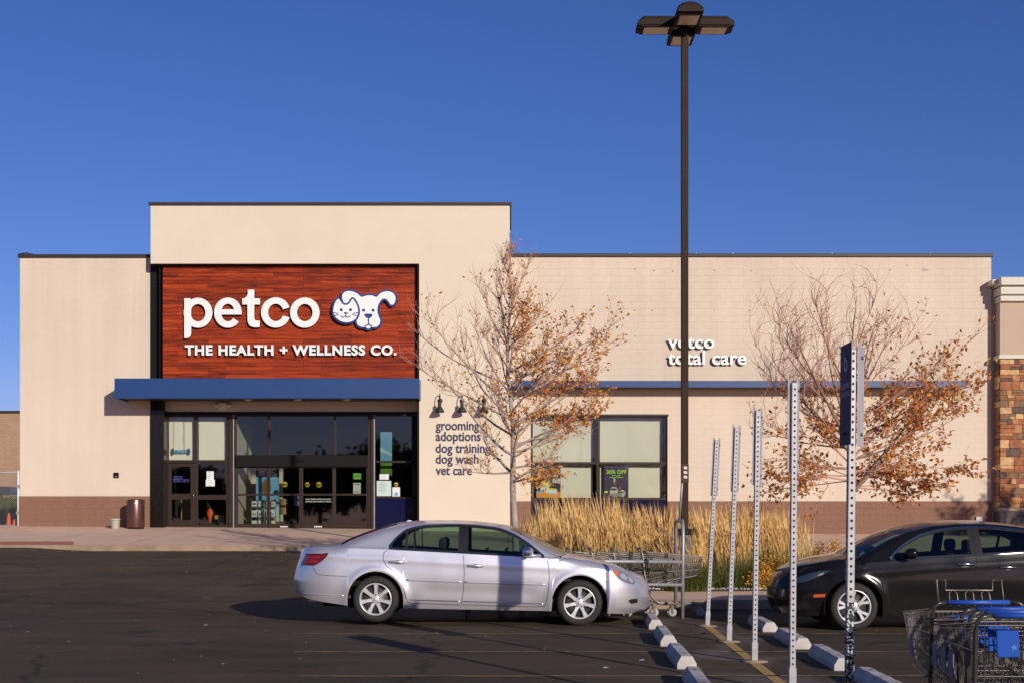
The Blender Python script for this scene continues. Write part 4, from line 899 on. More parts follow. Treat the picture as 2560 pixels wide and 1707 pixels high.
class Car:
    def __init__(s, p): s.__dict__.update(p)
    def w(s, x):
        u = (s.xf-x)/s.fa; v = (x-s.xr)/s.ra; r = 1
        if u < 1: r *= max(0, 1-(1-max(u, 0))**s.fp)**(1/2.3)
        if v < 1: r *= max(0, 1-(1-max(v, 0))**s.rp)**(1/2.6)
        return s.W*r
    def half(s, x, z):
        w_ = s.w(x); b = s.belt(min(max(x, s.cab[0]), s.cab[1])); t = s.top(x)
        lo = max(0, (.62-z)/.42); h = w_*(1-.055*lo*lo)
        zz = min(z, b)
        if zz > .62: h -= .028*((zz-.62)/.35)**2*(w_/s.W)
        for wx in s.wx:           # flared arches
            d = hypot(x-wx, z-s.wr); h += .020*math.exp(-((d-s.ar-.02)/.06)**2)*(1 if d > s.ar-.03 else .6)
        # body side crease and sculpted lower door
        h += .008*math.exp(-((z-(b-.13))/.045)**2) - .012*math.exp(-((z-.45)/.10)**2)*sm((x-s.wx[0]-.5)/.3)*sm((s.wx[1]-.5-x)/.3)
        if z > b: h -= .012+s.tumble*(z-b)*(1+.35*(z-b))
        d = (t-s.cr(x))-z         # rounding into hood, boot and roof
        rr = s.rnd(x)
        if d < rr: q = 1-max(d, 0)/rr; h -= min(w_, rr*1.0)*(1-sqrt(max(0, 1-q*q*.92)))
        return max(h, 0)
    def pos(s, x, z, side, off=0):
        zz = z
        xx = x+sm((x-(s.xf-.75))/.75)*interp(s.fprof, z)+sm((s.xr+.6-x)/.6)*interp(s.rprof, z)
        p = Vector((xx, side*s.half(x, z), zz))
        if off:
            e_ = .012; a = s.pos(min(x+e_, s.xf), z, side)-s.pos(x-e_, z, side); b_ = s.pos(x, z+e_, side)-s.pos(x, z-e_, side); n = a.cross(b_)
            if n.length > 1e-9: n.normalize(); n = n if n.y*side > 0 else -n; p = p+n*off
            else: p.y += side*off
        return p
    def bot(s, x):
        z = s.sill(x)
        for wx in s.wx:
            d = abs(x-wx)
            if d < s.ar: z = max(z, s.wr+sqrt(s.ar**2-d*d))
        return z
    def cols(s, a, b_, n=80):
        xs_ = [lerp(a, b_, i/n) for i in range(n+1)]
        for wx in s.wx:
            xs_ += [wx+s.ar*cos(pi*k/14) for k in range(15)]+[wx-s.ar-.001, wx+s.ar+.001]
        xs_ += [s.xf-.5*(k/14)**2 for k in range(15)]+[s.xr+.4*(k/12)**2 for k in range(13)]
        return sorted(x for x in set(round(q, 5) for q in xs_) if a-1e-6 <= x <= b_+1e-6)
    def sheet(s, mb, xs_, z0, z1, nv, side, m, off=0):
        """skin between z0(x) and z1(x)"""
        vs = []; 
        for j in range(nv+1):
            for x in xs_:
                vs.append(s.pos(x, lerp(z0(x), z1(x), j/nv), side, off))
        n = len(xs_); mb.add(vs, [(j*n+i, j*n+i+1, (j+1)*n+i+1, (j+1)*n+i) for j in range(nv) for i in range(n-1)], m, True)
    def patch(s, mb, poly, side, m, off=.004, nu=14, nv=10, smooth=True):
        """outline in (x,z) laid on the skin; rows of constant z"""
        zs_ = [p[1] for p in poly]; z0, z1 = min(zs_), max(zs_); rows = []
        for j in range(nv+1):
            z = lerp(z0+1e-4, z1-1e-4, j/nv); xi = []
            for (a, b_) in zip(poly, poly[1:]+poly[:1]):
                if (a[1]-z)*(b_[1]-z) < 0: xi.append(a[0]+(b_[0]-a[0])*(z-a[1])/(b_[1]-a[1]))
            if len(xi) < 2: continue
            rows.append([s.pos(lerp(min(xi), max(xi), i/nu), z, side, off) for i in range(nu+1)])
        n = nu+1; mb.add([p for r_ in rows for p in r_], [(j*n+i, j*n+i+1, (j+1)*n+i+1, (j+1)*n+i) for j in range(len(rows)-1) for i in range(nu)], m, smooth)
    def ribbon(s, mb, pts, side, wd, m, off=.005, closed=False, dense=.04, r3=None):
        """thin strip or moulding following the skin"""
        P_ = []
        q = pts+[pts[0]] if closed else pts
        for a, b_ in zip(q, q[1:]):
            L_ = hypot(a[0]-b_[0], a[1]-b_[1]); n = max(1, int(L_/dense))
            for k in range(n): P_.append((lerp(a[0], b_[0], k/n), lerp(a[1], b_[1], k/n)))
        P_.append(q[-1])
        if r3: mb.tube([s.pos(x, z, side, off) for x, z in P_], r3, m, 6); return
        vs = []
        for i, (x, z) in enumerate(P_):
            a, b_ = P_[max(i-1, 0)], P_[min(i+1, len(P_)-1)]; d = Vector((b_[0]-a[0], b_[1]-a[1])); d = d.normalized() if d.length else Vector((1, 0)); nx_, nz = -d.y*wd/2, d.x*wd/2
            vs += [s.pos(x+nx_, z+nz, side, off), s.pos(x-nx_, z-nz, side, off)]
        mb.add(vs, [(2*i, 2*i+2, 2*i+3, 2*i+1) for i in range(len(P_)-1)], m, True)
    def topstrip(s, mb, xs_, m, n=12, f=1.0, drop=0):
        """across the car between the side edges"""
        vs = []
        for x in xs_:
            c = s.cr(x); ze = s.top(x)-c
            for k in range(n+1):
                t = -1+2*k/n; p = s.pos(x, ze, 1); y = p.y*t*f
                vs.append((p.x+s.bow(x)*(1-t*t), y, ze+c*(1-(t*f)**2)-drop))
        mb.add(vs, [(i*(n+1)+k, i*(n+1)+k+1, (i+1)*(n+1)+k+1, (i+1)*(n+1)+k) for i in range(len(xs_)-1) for k in range(n)], m, True)

def wheel(name, par, r, rr, wd, x, side, spokes, kind):
    e = empty(name, (x, side*(par['W']-.03), r)); e.parent = par['root']; e.rotation_euler = (0, 0, 0 if side < 0 else pi)
    # local -y is outwards
    MB().lathe([(rr, .0), (rr+.015, -.012), (r*.82, -.018), (r*.93, -.006), (r*.985, .02), (r, .05), (r, wd-.05), (r*.985, wd-.02), (r*.9, wd), (rr, wd)], M['rubber'], 56, 'y').build('tyre', e)
    mb = MB(); m = M['rim']
    mb.lathe([(rr+.002, -.002), (rr-.004, -.008), (rr-.016, -.004), (rr-.018, .03), (rr-.03, wd*.8)], m, 48, 'y')
    mb.lathe([(0, .012), (.055, .010), (.072, .022), (.075, .05)], m, 24, 'y')
    for k in range(spokes):
        a0 = 2*pi*k/spokes+par.get('spin', 0)
        for da, wi, wo in ([(0, .030, .036)] if kind == 'single' else [(-.19, .024, .027), (.19, .024, .027)]):
            vs = []
            for (q, h, yy) in ((.045, wi*1.1, .012), (rr*.55, wi*.82, .004), (rr-.012, wo, -.001)):
                a = a0+da*(q/rr if kind != 'single' else 0)*1.2; d = Vector((cos(a), sin(a))); t = Vector((-d.y, d.x))
                for sgn, dy in ((-1, .02), (-.7, 0), (.7, 0), (1, .02)):
                    p = d*q+t*h*sgn; vs.append((p.x, yy+dy, p.y))
            mb.add(vs, [(i*4+j, i*4+j+1, (i+1)*4+j+1, (i+1)*4+j) for i in range(2) for j in range(3)], m, False)
    mb.build('rim', e)
    mb = MB()
    for k in range(5):
        a = 2*pi*k/5+.3; mb.lathe([(0, -.004), (.008, -.002), (.011, .014)], M['disc'], 8, 'y', (cos(a)*.057, 0, sin(a)*.057))
    mb.lathe([(0, .004), (.026, .005), (.028, .012)], M['rim'], 16, 'y'); mb.build('hub_cap', e)
    MB().lathe([(0, .06), (rr*.8, .06), (rr*.8, .08), (rr-.03, .085), (rr-.03, .12), (0, .13)], M['disc'], 32, 'y').build('brake_disc', e)
    return e

def make_car(root, p):
    c = Car(p); G = p; body = empty('placeholder'); bpy.data.objects.remove(body)
    pm = p['paint']; xs_ = c.cols(c.xr, c.xf, 110)
    te = lambda x: c.top(x)-c.cr(x)
    b = MB()
    cs = [x for x in xs_]
    for side in (-1, 1):
        beltf = lambda x: min(te(x), c.belt(x) if c.cab[0] <= x <= c.cab[1] else te(x))
        c.sheet(b, cs, c.bot, beltf, 26, side, pm)
        cab = [x for x in sorted(cs+[c.dl[0], c.dl[1], c.cab[0], c.cab[1]]) if c.cab[0] <= x <= c.cab[1]]
        dl = [x for x in cab if c.dl[0] <= x <= c.dl[1]]
        pre = [x for x in cab if x <= c.dl[0]]; post = [x for x in cab if x >= c.dl[1]]
        for L_ in (pre, post):
            if len(L_) > 1: c.sheet(b, L_, c.belt, te, 8, side, pm)
        c.sheet(b, dl, lambda x: min(c.dlt(x), te(x)-.015), te, 5, side, pm)
        c.sheet(b, dl, c.belt, lambda x: min(max(c.dlb(x), c.belt(x)), c.dlt(x)), 2, side, pm)
        # arch lips turned inwards, sill return
        for wx in c.wx:
            vs = []
            for k in range(25):
                a = pi*k/24; x, z = wx+c.ar*cos(a), c.wr+c.ar*sin(a)
                z = max(z, c.sill(x)); h = c.half(x, z); vs += [(x, side*h, z), (x, side*(h-.05), z), (wx+c.ar*1.02*cos(a), side*(h-.35), c.wr+c.ar*1.02*sin(a))]
            b.add(vs, [(3*i, 3*i+3, 3*i+4, 3*i+1) for i in range(24)], pm, True)
            b.add(vs, [(3*i+1, 3*i+4, 3*i+5, 3*i+2) for i in range(24)], M['gap'], True)
        vs = []
        for x in cs: z = c.bot(x); h = c.half(x, z); vs += [(c.pos(x, z, side).x, side*h, z), (c.pos(x, z, side).x, side*max(0, h-.10), z-.01)]
        b.add(vs, [(2*i, 2*i+2, 2*i+3, 2*i+1) for i in range(len(cs)-1)], M['cardark'])
    R_ = lambda a, b_: [x for x in cs if a-1e-6 <= x <= b_+1e-6]
    def rng(a, b_): return sorted(set([a, b_]+R_(a, b_)))
    c.topstrip(b, rng(c.ws[0], c.xf), pm); c.topstrip(b, rng(c.rf[0], c.rf[1]), pm); c.topstrip(b, rng(c.xr, c.rg[0]), pm)
    ob = b.build('body', root)
    MB().box(c.wx[0]-.75, c.wx[1]+.42, -c.W+.25, c.W-.25, .20, .32, M['gap']).build('underbody', root)
    w1 = MB(); c.topstrip(w1, rng(c.rf[1], c.ws[0]), M['carglass'], f=.93); w1.build('windscreen', root)
    w2 = MB(); c.topstrip(w2, rng(c.rg[0], c.rf[0]), M['carglass'], f=.9); w2.build('rear_window', root)
    for a, b_, f in ((c.rf[1], c.ws[0], .93), (c.rg[0], c.rf[0], .9)):
        L_ = rng(a, b_)
        for side in (-1, 1):
            vs = []; pil = MB()
            for x in L_:
                cc = c.cr(x); ze = te(x); p_ = c.pos(x, ze, 1)
                for t in (f, (1+f)/2, 1): vs.append((p_.x+c.bow(x)*(1-t*t), side*p_.y*t, ze+cc*(1-t*t)))
            pil.add(vs, [(3*i+k, 3*i+k+1, 3*i+k+4, 3*i+k+3) for i in range(len(L_)-1) for k in range(2)], pm, True)
            pil.build('pillar', root)
    # side glass, dark surround, seams, doors, trim on both sides
    for side in (-1, 1):
        dl = [x for x in sorted(set(cs+[c.dl[0], c.dl[1]])) if c.dl[0] <= x <= c.dl[1]]
        g0 = lambda x: min(max(c.dlb(x), c.belt(x)), c.dlt(x)); g1 = lambda x: max(min(c.dlt(x), te(x)-.015), g0(x))
        for (a, b_, nm) in G['panes']:
            L_ = sorted(set([a, b_]+[x for x in dl if a <= x <= b_])); mb = MB(); c.sheet(mb, L_, g0, g1, 4, side, M['carglass'], -.006); mb.build(nm, root)
        mb = MB(); fw = .028
        c.sheet(mb, dl, g0, lambda x: min(g0(x)+.022, g1(x)), 1, side, M['cardark'], -.001); c.sheet(mb, dl, lambda x: max(g1(x)-fw, g0(x)), g1, 1, side, M['cardark'], -.001)
        for a, b_ in G['pillars']: c.sheet(mb, [lerp(a, b_, k/4) for k in range(5)], g0, g1, 4, side, M['cardark'], .001)
        mb.build('window_frame', root)
        if G.get('chrome'):
            mb = MB(); L_ = dl[::2]+[dl[-1]]; pts = [(x, g1(x)+.006) for x in L_]
            c.ribbon(mb, pts, side, .012, M['chrome'], .004, dense=.1); c.ribbon(mb, [(x, g0(x)-.006) for x in L_], side, .010, M['chrome'], .004, dense=.1); mb.build('window_trim', root)
        for seam, nm, hdl in G['doors']:
            d = MB(); c.ribbon(d, seam, side, .007, M['gap'], .0022, closed=False); dd = d.build('door', root)
            hx, hz, hl = hdl; mb = MB()
            mb.tube([c.pos(hx-hl/2, hz, side, .0), c.pos(hx-hl/2+.02, hz, side, .028), c.pos(hx, hz+.002, side, .036), c.pos(hx+hl/2-.02, hz, side, .028), c.pos(hx+hl/2, hz, side, .0)], [.012, .015, .016, .015, .012], G['handlemat'], 8); mb.build('handle', dd)
            mb = MB(); c.patch(mb, [(hx+.055*cos(2*pi*k/14), hz-.006+.032*sin(2*pi*k/14)) for k in range(14)], side, M['cardark'] if G['handlemat'] != pm else M['handlecup'], .0025, 6, 6); mb.build('handle_recess', dd)
        for seam in G['seams']: 
            mb = MB(); c.ribbon(mb, seam, side, .006, M['gap'], .002); mb.build('panel_seam', root)
        for pts, r3, mm in G['mouldings']:
            mb = MB(); c.ribbon(mb, pts, side, 0, mm, -.002, r3=r3); mb.build('side_moulding', root)
        for nm, poly, mm, sub in G['lamps']:
            mb = MB(); c.patch(mb, poly, side, mm, .004, 16, 12); o = mb.build(nm, root)
            for snm, sp, sm_ in sub: m2 = MB(); c.patch(m2, sp, side, sm_, .008, 8, 5); m2.build(snm, o)
        # mirror
        mx_, mz, mbx, mbz = G['mirror']; y0 = c.half(mx_, c.belt(mx_))
        bm = bmesh.new(); bmesh.ops.create_icosphere(bm, subdivisions=3, radius=1)
        for v in bm.verts:
            q = v.co.copy(); fx_ = 1.0 if q.x > 0 else .55
            v.co = (mx_+q.x*.105*fx_, side*(y0+.13+q.y*.095), mz+math.copysign(abs(q.z)**.75, q.z)*.072)
        mb = MB().add([v.co[:] for v in bm.verts], [[v.index for v in f.verts] for f in bm.faces], G['mirrormat'], True); bm.free()
        mb.tube([(mbx, side*(y0-.03), mbz), (mx_+.02, side*(y0+.06), mz-.045)], [.03, .022], G['mirrormat'], 8)
        mb.build('wing_mirror', root)
    # wheel liners and wheels
    par = dict(W=c.W, root=root, spin=G['spin'])
    for wx in c.wx:
        for side in (-1, 1):
            mb = MB(); vs = []
            for k in range(25): a = -.35+(pi+.7)*k/24; vs += [(wx+(c.ar+.02)*cos(a), side*(c.W-.06), c.wr+(c.ar+.02)*sin(a)), (wx+(c.ar+.02)*cos(a), side*(c.W-.42), c.wr+(c.ar+.02)*sin(a))]
            mb.add(vs, [(2*i, 2*i+2, 2*i+3, 2*i+1) for i in range(24)], M['gap']); mb.add([vs[2*i+1] for i in range(25)], [list(range(25))], M['gap']); mb.build('wheel_liner', root)
            wheel('wheel', par, c.wr, G['rimr'], .21, wx, side, G['spokes'], G['wkind'])
    # cabin
    def soft(mb, x0, x1, y0, y1, z0, z1, m, r=.04): mb.bbox(x0, x1, y0, y1, z0, z1, m, r)
    mb = MB().box(c.rg[0]-.05, c.ws[0]+.1, -c.W+.13, c.W-.13, .32, .36, M['seat'])
    mb.bbox(c.ws[0]-.45, c.ws[0]+.15, -c.W+.16, c.W-.16, .6, c.belt(c.ws[0])-.045, M['seat'], .04)
    mb.bbox(c.rg[0]-.2, c.rg[0]+.25, -c.W+.2, c.W-.2, .6, c.belt(c.cab[0])-.04, M['seat'], .03); mb.build('cabin_trim', root)
    sx = G['seats']
    for (x, ys_) in ((sx[0], (-.37, .37)), (sx[1], (-.40, .40))):
        for y in ys_:
            s_ = MB(); soft(s_, x-.10, x+.42, y-.24, y+.24, .38, .56, M['seat'], .05)
            tl = -.16; z0, z1 = .50, G['backz']
            s_.add([(x-.10+tl*t+dx*(1-.35*t), y+dy*(1-.18*t), lerp(z0, z1, t)) for t in (0, .4, .8, 1) for dx, dy in ((0, -.23), (.13, -.21), (.13, .21), (0, .23))],
                   [(i*4+j, i*4+(j+1) % 4, (i+1)*4+(j+1) % 4, (i+1)*4+j) for i in range(3) for j in range(4)]+[(12, 13, 14, 15)], M['seat'], True)
            so_ = s_.build('seat', root)
            h_ = MB().bbox(x-.10+tl-.05, x-.10+tl+.06, y-.13, y+.13, z1+.03, z1+.20, M['seat'], .045)
            for q in (-.05, .05): h_.tube([(x-.26, y+q, z1-.02), (x-.26, y+q, z1+.06)], .007, M['chrome'], 5)
            h_.build('headrest', so_)
    dside = 1     # driver on the left of the car (+y when it points to +x)
    st = MB(); stc = Vector((c.ws[0]-.62, dside*.37, c.belt(c.ws[0])-.06)); ax = Vector((-.86, 0, .5)).normalized(); uu = ax.orthogonal().normalized(); vv = ax.cross(uu)
    st.tube([stc+(uu*cos(2*pi*k/24)+vv*sin(2*pi*k/24))*.18 for k in range(25)], .014, M['cardark'], 6); st.tube([stc-ax*0, stc-ax*.2], .03, M['cardark'], 6)
    for a in (0, 2.2, 4.1): st.tube([stc, stc+(uu*cos(a)+vv*sin(a))*.18], .012, M['cardark'], 5)
    st.build('steering_wheel', root)
    return c

# silver saloon: outline measured on the photograph, local x forwards from mid wheelbase
def sx_(cx_): return (cx_-1206.5)/447.9
def sz_(cx_, cy_): return (722+(cx_-575)*.0182-cy_)/447.9
def SP(pts): return [(sx_(a), sz_(a, b_)) for a, b_ in pts]
top_s = SP([(15, 268), (60, 256), (110, 250), (200, 246), (350, 238), (400, 210), (500, 166), (600, 128), (680, 106), (760, 94), (870, 88), (1050, 88), (1180, 94), (1300, 107), (1390, 126), (1450, 152), (1600, 236), (1715, 300), (1780, 311), (1900, 329), (2050, 362), (2130, 386), (2190, 405), (2252, 426), (2312, 452)])
belt_s = SP([(330, 250), (400, 262), (620, 270), (1110, 296), (1620, 324), (1730, 330)])
dlt_s = SP([(640, 264), (690, 200), (745, 152), (800, 135), (870, 125), (1000, 119), (1120, 119), (1250, 127), (1350, 148), (1440, 186), (1525, 240), (1622, 318)])
dlb_s = SP([(640, 266), (1110, 292), (1622, 320)])
M['silver'] = paint('silver metallic paint', (.76, .745, .775), .70, .33)
M['handlecup'] = mat('silver handle recess', (.32, .31, .34), .4, metal=.5)
topf = smooth_fn(top_s, .06)
X_ = sx_
cut_rear = SP([(655, 268), (622, 290), (620, 335), (640, 372), (700, 415), (742, 480), (762, 560), (775, 594), (800, 603), (1100, 614)])
cut_mid = SP([(1114, 130), (1112, 200), (1115, 290), (1122, 420), (1118, 520), (1108, 612)])
cut_front = SP([(1110, 614), (1560, 626), (1622, 622), (1640, 560), (1648, 450), (1644, 380), (1632, 322)])
p = dict(xf=sx_(2252)+.13, xr=sx_(85)-.15, W=.915, fa=1.10, fp=2.9, ra=.90, rp=3.6, wx=(sx_(575), sx_(1838)), wr=.320, ar=.385,
    top=topf, belt=smooth_fn(belt_s, .05), cab=(sx_(352), sx_(1712)), dl=(sx_(650), sx_(1615)), dlt=smooth_fn(dlt_s, .02), dlb=smooth_fn(dlb_s, .02),
    sill=smooth_fn([(sx_(85), .36), (sx_(110), .31), (sx_(250), .27), (sx_(400), .225), (sx_(740), .20), (sx_(1660), .20), (sx_(2000), .18), (sx_(2200), .17), (sx_(2252), .21)], .02),
    cr=smooth_fn([(sx_(85), .02), (sx_(350), .03), (sx_(700), .05), (sx_(1300), .05), (sx_(1715), .035), (sx_(2252), .02)], .1),
    rnd=smooth_fn([(sx_(20), .06), (sx_(150), .08), (sx_(340), .11), (sx_(700), .06), (sx_(1390), .05), (sx_(1715), .08), (sx_(2000), .13), (sx_(2252), .10)], .05),
    bow=smooth_fn([(sx_(300), -.02), (sx_(380), -.10), (sx_(680), -.03), (sx_(800), 0), (sx_(1300), .02), (sx_(1400), .05), (sx_(1700), .13), (sx_(1900), .03), (sx_(2252), 0)], .05),
    tumble=.50, fprof=[(.18, -.085), (.25, -.01), (.40, 0), (.55, -.03), (.68, -.10), (.75, -.14)], rprof=[(.28, .06), (.40, .02), (.55, 0), (.70, .03), (.85, .08), (1.05, .12)],
    ws=(sx_(1722), 0), rf=(sx_(690), sx_(1395)), rg=(sx_(356), 0), paint=M['silver'], panes=[(sx_(650), sx_(755), 'quarter_window'), (sx_(762), sx_(1080), 'side_window'), (sx_(1142), sx_(1612), 'side_window')],
    pillars=[(sx_(1080), sx_(1142)), (sx_(750), sx_(765)), (sx_(806), sx_(812)), (sx_(650), sx_(672))], chrome=True,
    doors=[(cut_rear, 'door', (sx_(708), sz_(708, 346), .235)), (cut_mid+cut_front[1:], 'door', (sx_(1192), sz_(1192, 370), .235))],
    seams=[SP([(170, 378), (185, 395), (205, 418), (240, 430), (395, 437)]), SP([(1980, 470), (2080, 474)]), SP([(1640, 330), (1720, 312)])],
    mouldings=[(SP([(765, 458), (1110, 470)]), .017, M['silver']), (SP([(1126, 471), (1628, 487)]), .017, M['silver']), (SP([(785, 582), (1105, 592)]), .009, M['chrome']), (SP([(1118, 592), (1620, 608)]), .009, M['chrome']), (SP([(95, 545), (250, 550), (380, 556)]), .010, M['silver'])],
    lamps=[('tail_lamp', SP([(95, 292), (168, 291), (280, 292), (272, 312), (235, 345), (180, 374), (72, 376), (80, 330)]), M['taillight'],
              [('reflector', SP([(110, 318), (225, 312), (222, 324), (108, 330)]), M['tailbright']), ('reflector', SP([(100, 345), (205, 338), (200, 350), (98, 356)]), M['tailbright'])]),
           ('headlamp', SP([(2046, 396), (2105, 402), (2160, 424), (2200, 452), (2215, 480), (2185, 492), (2125, 474), (2085, 448), (2058, 420)]), M['lampdark'], [('reflector', SP([(2100, 425), (2125, 418), (2150, 430), (2160, 455), (2135, 462), (2110, 448)]), M['headlight']), ('reflector', SP([(2168, 440), (2190, 452), (2198, 475), (2180, 482), (2165, 465)]), M['headlight']), ('indicator', SP([(2050, 400), (2092, 404), (2090, 424), (2074, 434), (2060, 420)]), M['amber'])]),
           ('fog_lamp', SP([(2145, 590), (2165, 580), (2205, 580), (2208, 606), (2165, 612)]), M['cardark'], []),
           ],
    mirror=(sx_(1500), sz_(1500, 285), sx_(1590), sz_(1590, 312)), mirrormat=M['silver'], handlemat=M['silver'], spin=pi/2, rimr=.222, spokes=7, wkind='single', seats=(sx_(1090), sx_(740)), backz=.98)
p['ws'] = (sx_(1722), 0); 
silver = empty('parked_car', (X(1192.5, 18.62), 18.62+.915, .0), 'silver four door saloon parked side-on in the foreground', 'car')
silver.rotation_euler = (0, R(1.04), 0)
silver.location.z = .022
make_car(silver, p)
# chrome exhaust and number plate
MB().tube([(sx_(190), -.55, .27), (sx_(140), -.56, .265)], .03, M['chrome'], 12, cap=False).build('exhaust', silver)
MB().bbox(sx_(85)+.055, sx_(85)+.085, -.16, .16, .74, .89, M['paper'], .005).build('number_plate', silver)
MB().lathe([(0, .0), (.05, 0), (.04, .035), (0, .045)], M['white'], 12, c=(sx_(745), -.0, p['top'](sx_(745))-.025)).build('roof_aerial', silver)
# black saloon, nose to the left
bz0 = 1070
def bx_(cx_): return 1.395-(cx_-845)/670
def BP(pts): return sorted([(bx_(a), (bz0-b_)/670) for a, b_ in pts])
def BQ(pts): return [(bx_(a), (bz0-b_)/670) for a, b_ in pts]
bxf, bxr = 2.36, bx_(100)-4.92
top_b = sorted(BP([(100, 600), (150, 578), (180, 560), (250, 520), (400, 470), (600, 432), (760, 408), (880, 396), (930, 388), (1000, 345), (1200, 235), (1400, 155), (1600, 112), (1850, 92), (2100, 92), (2352, 118)])+[(-1.15, 1.37), (-1.5, 1.26), (-1.9, 1.12), (-2.1, 1.08), (-2.35, 1.06), (bxr, 1.02)])
belt_b = sorted(BP([(930, 470), (1160, 455), (1400, 432), (1900, 405), (2352, 376)])+[(-1.3, 1.06), (-1.95, 1.09)])
dlt_b = sorted(BP([(1150, 452), (1220, 375), (1300, 310), (1450, 232), (1600, 188), (1750, 165), (1900, 154), (2100, 156), (2352, 182)])+[(-1.1, 1.28), (-1.45, 1.12)])
dlb_b = sorted(BP([(1150, 450), (1400, 430), (1900, 404), (2352, 376)])+[(-1.45, 1.08)])
M['blackpaint'] = paint('black metallic paint', (.009, .009, .0095), .0, .12, .06, .15)
q = dict(p); q.update(xf=bxf, xr=bxr, W=.92, fa=1.15, fp=2.3, wx=(-1.395, 1.395), wr=.318, ar=.375, top=smooth_fn(top_b, .06), belt=smooth_fn(belt_b, .05), cab=(-1.95, bx_(915)), dl=(-1.42, bx_(1165)),
    dlt=smooth_fn(dlt_b, .02), dlb=smooth_fn(dlb_b, .02), sill=smooth_fn([(bxr, .33), (bxr+.1, .27), (-1.8, .22), (-1, .19), (1, .19), (2.0, .19), (2.35, .20), (bxf, .26)], .02),
    cr=smooth_fn([(bxr, .02), (-1.9, .03), (-1.0, .05), (.6, .05), (1.3, .05), (bxf, .03)], .1),
    rnd=smooth_fn([(bxr, .10), (-1.9, .10), (-1, .06), (.5, .05), (1.2, .09), (2, .15), (bxf, .12)], .05),
    bow=smooth_fn([(-2.1, -.02), (-1.9, -.08), (-1.2, -.03), (-.9, 0), (.4, .02), (.6, .05), (bx_(930), .14), (bx_(930)+.3, .03), (bxf, 0)], .05),
    fprof=[(.18, -.10), (.28, -.04), (.40, 0), (.55, -.01), (.68, -.06), (.78, -.12)], rprof=[(.28, .06), (.45, .0), (.7, .02), (.9, .06), (1.05, .10)],
    ws=(bx_(925), 0), rf=(-1.05, bx_(1410)), rg=(-1.93, 0), paint=M['blackpaint'], panes=[(-1.42, -1.1, 'quarter_window'), (-1.1, bx_(1985), 'side_window'), (bx_(1885), bx_(1170), 'side_window')],
    pillars=[(bx_(1985), bx_(1885)), (-1.13, -1.09), (-1.42, -1.36)],
    doors=[([(-1.25, 1.06), (-1.1, .75), (-.95, .62), (-.85, .30), (bx_(1918), .215)], 'door', (-.62, .84, .23)), (BQ([(1925, 150), (1925, 260), (1922, 400), (1912, 600), (1918, 850), (1900, 925), (1180, 915), (1150, 850), (1125, 700), (1115, 600), (1122, 520), (1150, 455)]), 'door', (bx_(1822), (bz0-485)/670, .23))],
    seams=[BQ([(500, 640), (520, 660), (560, 690), (540, 720), (520, 750)]), BQ([(740, 440), (500, 480), (330, 512)])],
    mouldings=[], lamps=[('headlamp', BQ([(330, 640), (355, 600), (440, 565), (540, 540), (640, 534), (600, 560), (520, 600), (420, 645), (340, 658)]), mat('dark headlamp glass', (.035, .05, .07), .06, coat=1), [('lens', BQ([(520, 572), (575, 556), (570, 575), (525, 590)]), M['headlight'])]),
        ('side_marker', BQ([(500, 760), (515, 750), (598, 744), (592, 772), (505, 778)]), M['amber'], []),
        ('tail_lamp', [(bxr+.06, 1.0), (bxr+.42, .98), (bxr+.35, .85), (bxr+.05, .80)], M['taillight'], [])],
    mirror=(bx_(1335), (bz0-385)/670, bx_(1230), (bz0-435)/670), mirrormat=M['blackpaint'], handlemat=M['chrome'], rimr=.222, spokes=5, wkind='double', seats=(bx_(1790), bx_(1790)-.95), backz=1.0, spin=pi/2+.2)
blk = empty('parked_car', (0, 0, 0), 'black four door saloon, its nose behind the steel posts, tail cut off at right', 'car')
fwx = X(2137, 17.75); blk.location = (fwx+1.395, 17.75+.92, .0); blk.rotation_euler = (0, 0, pi)
make_car(blk, q)
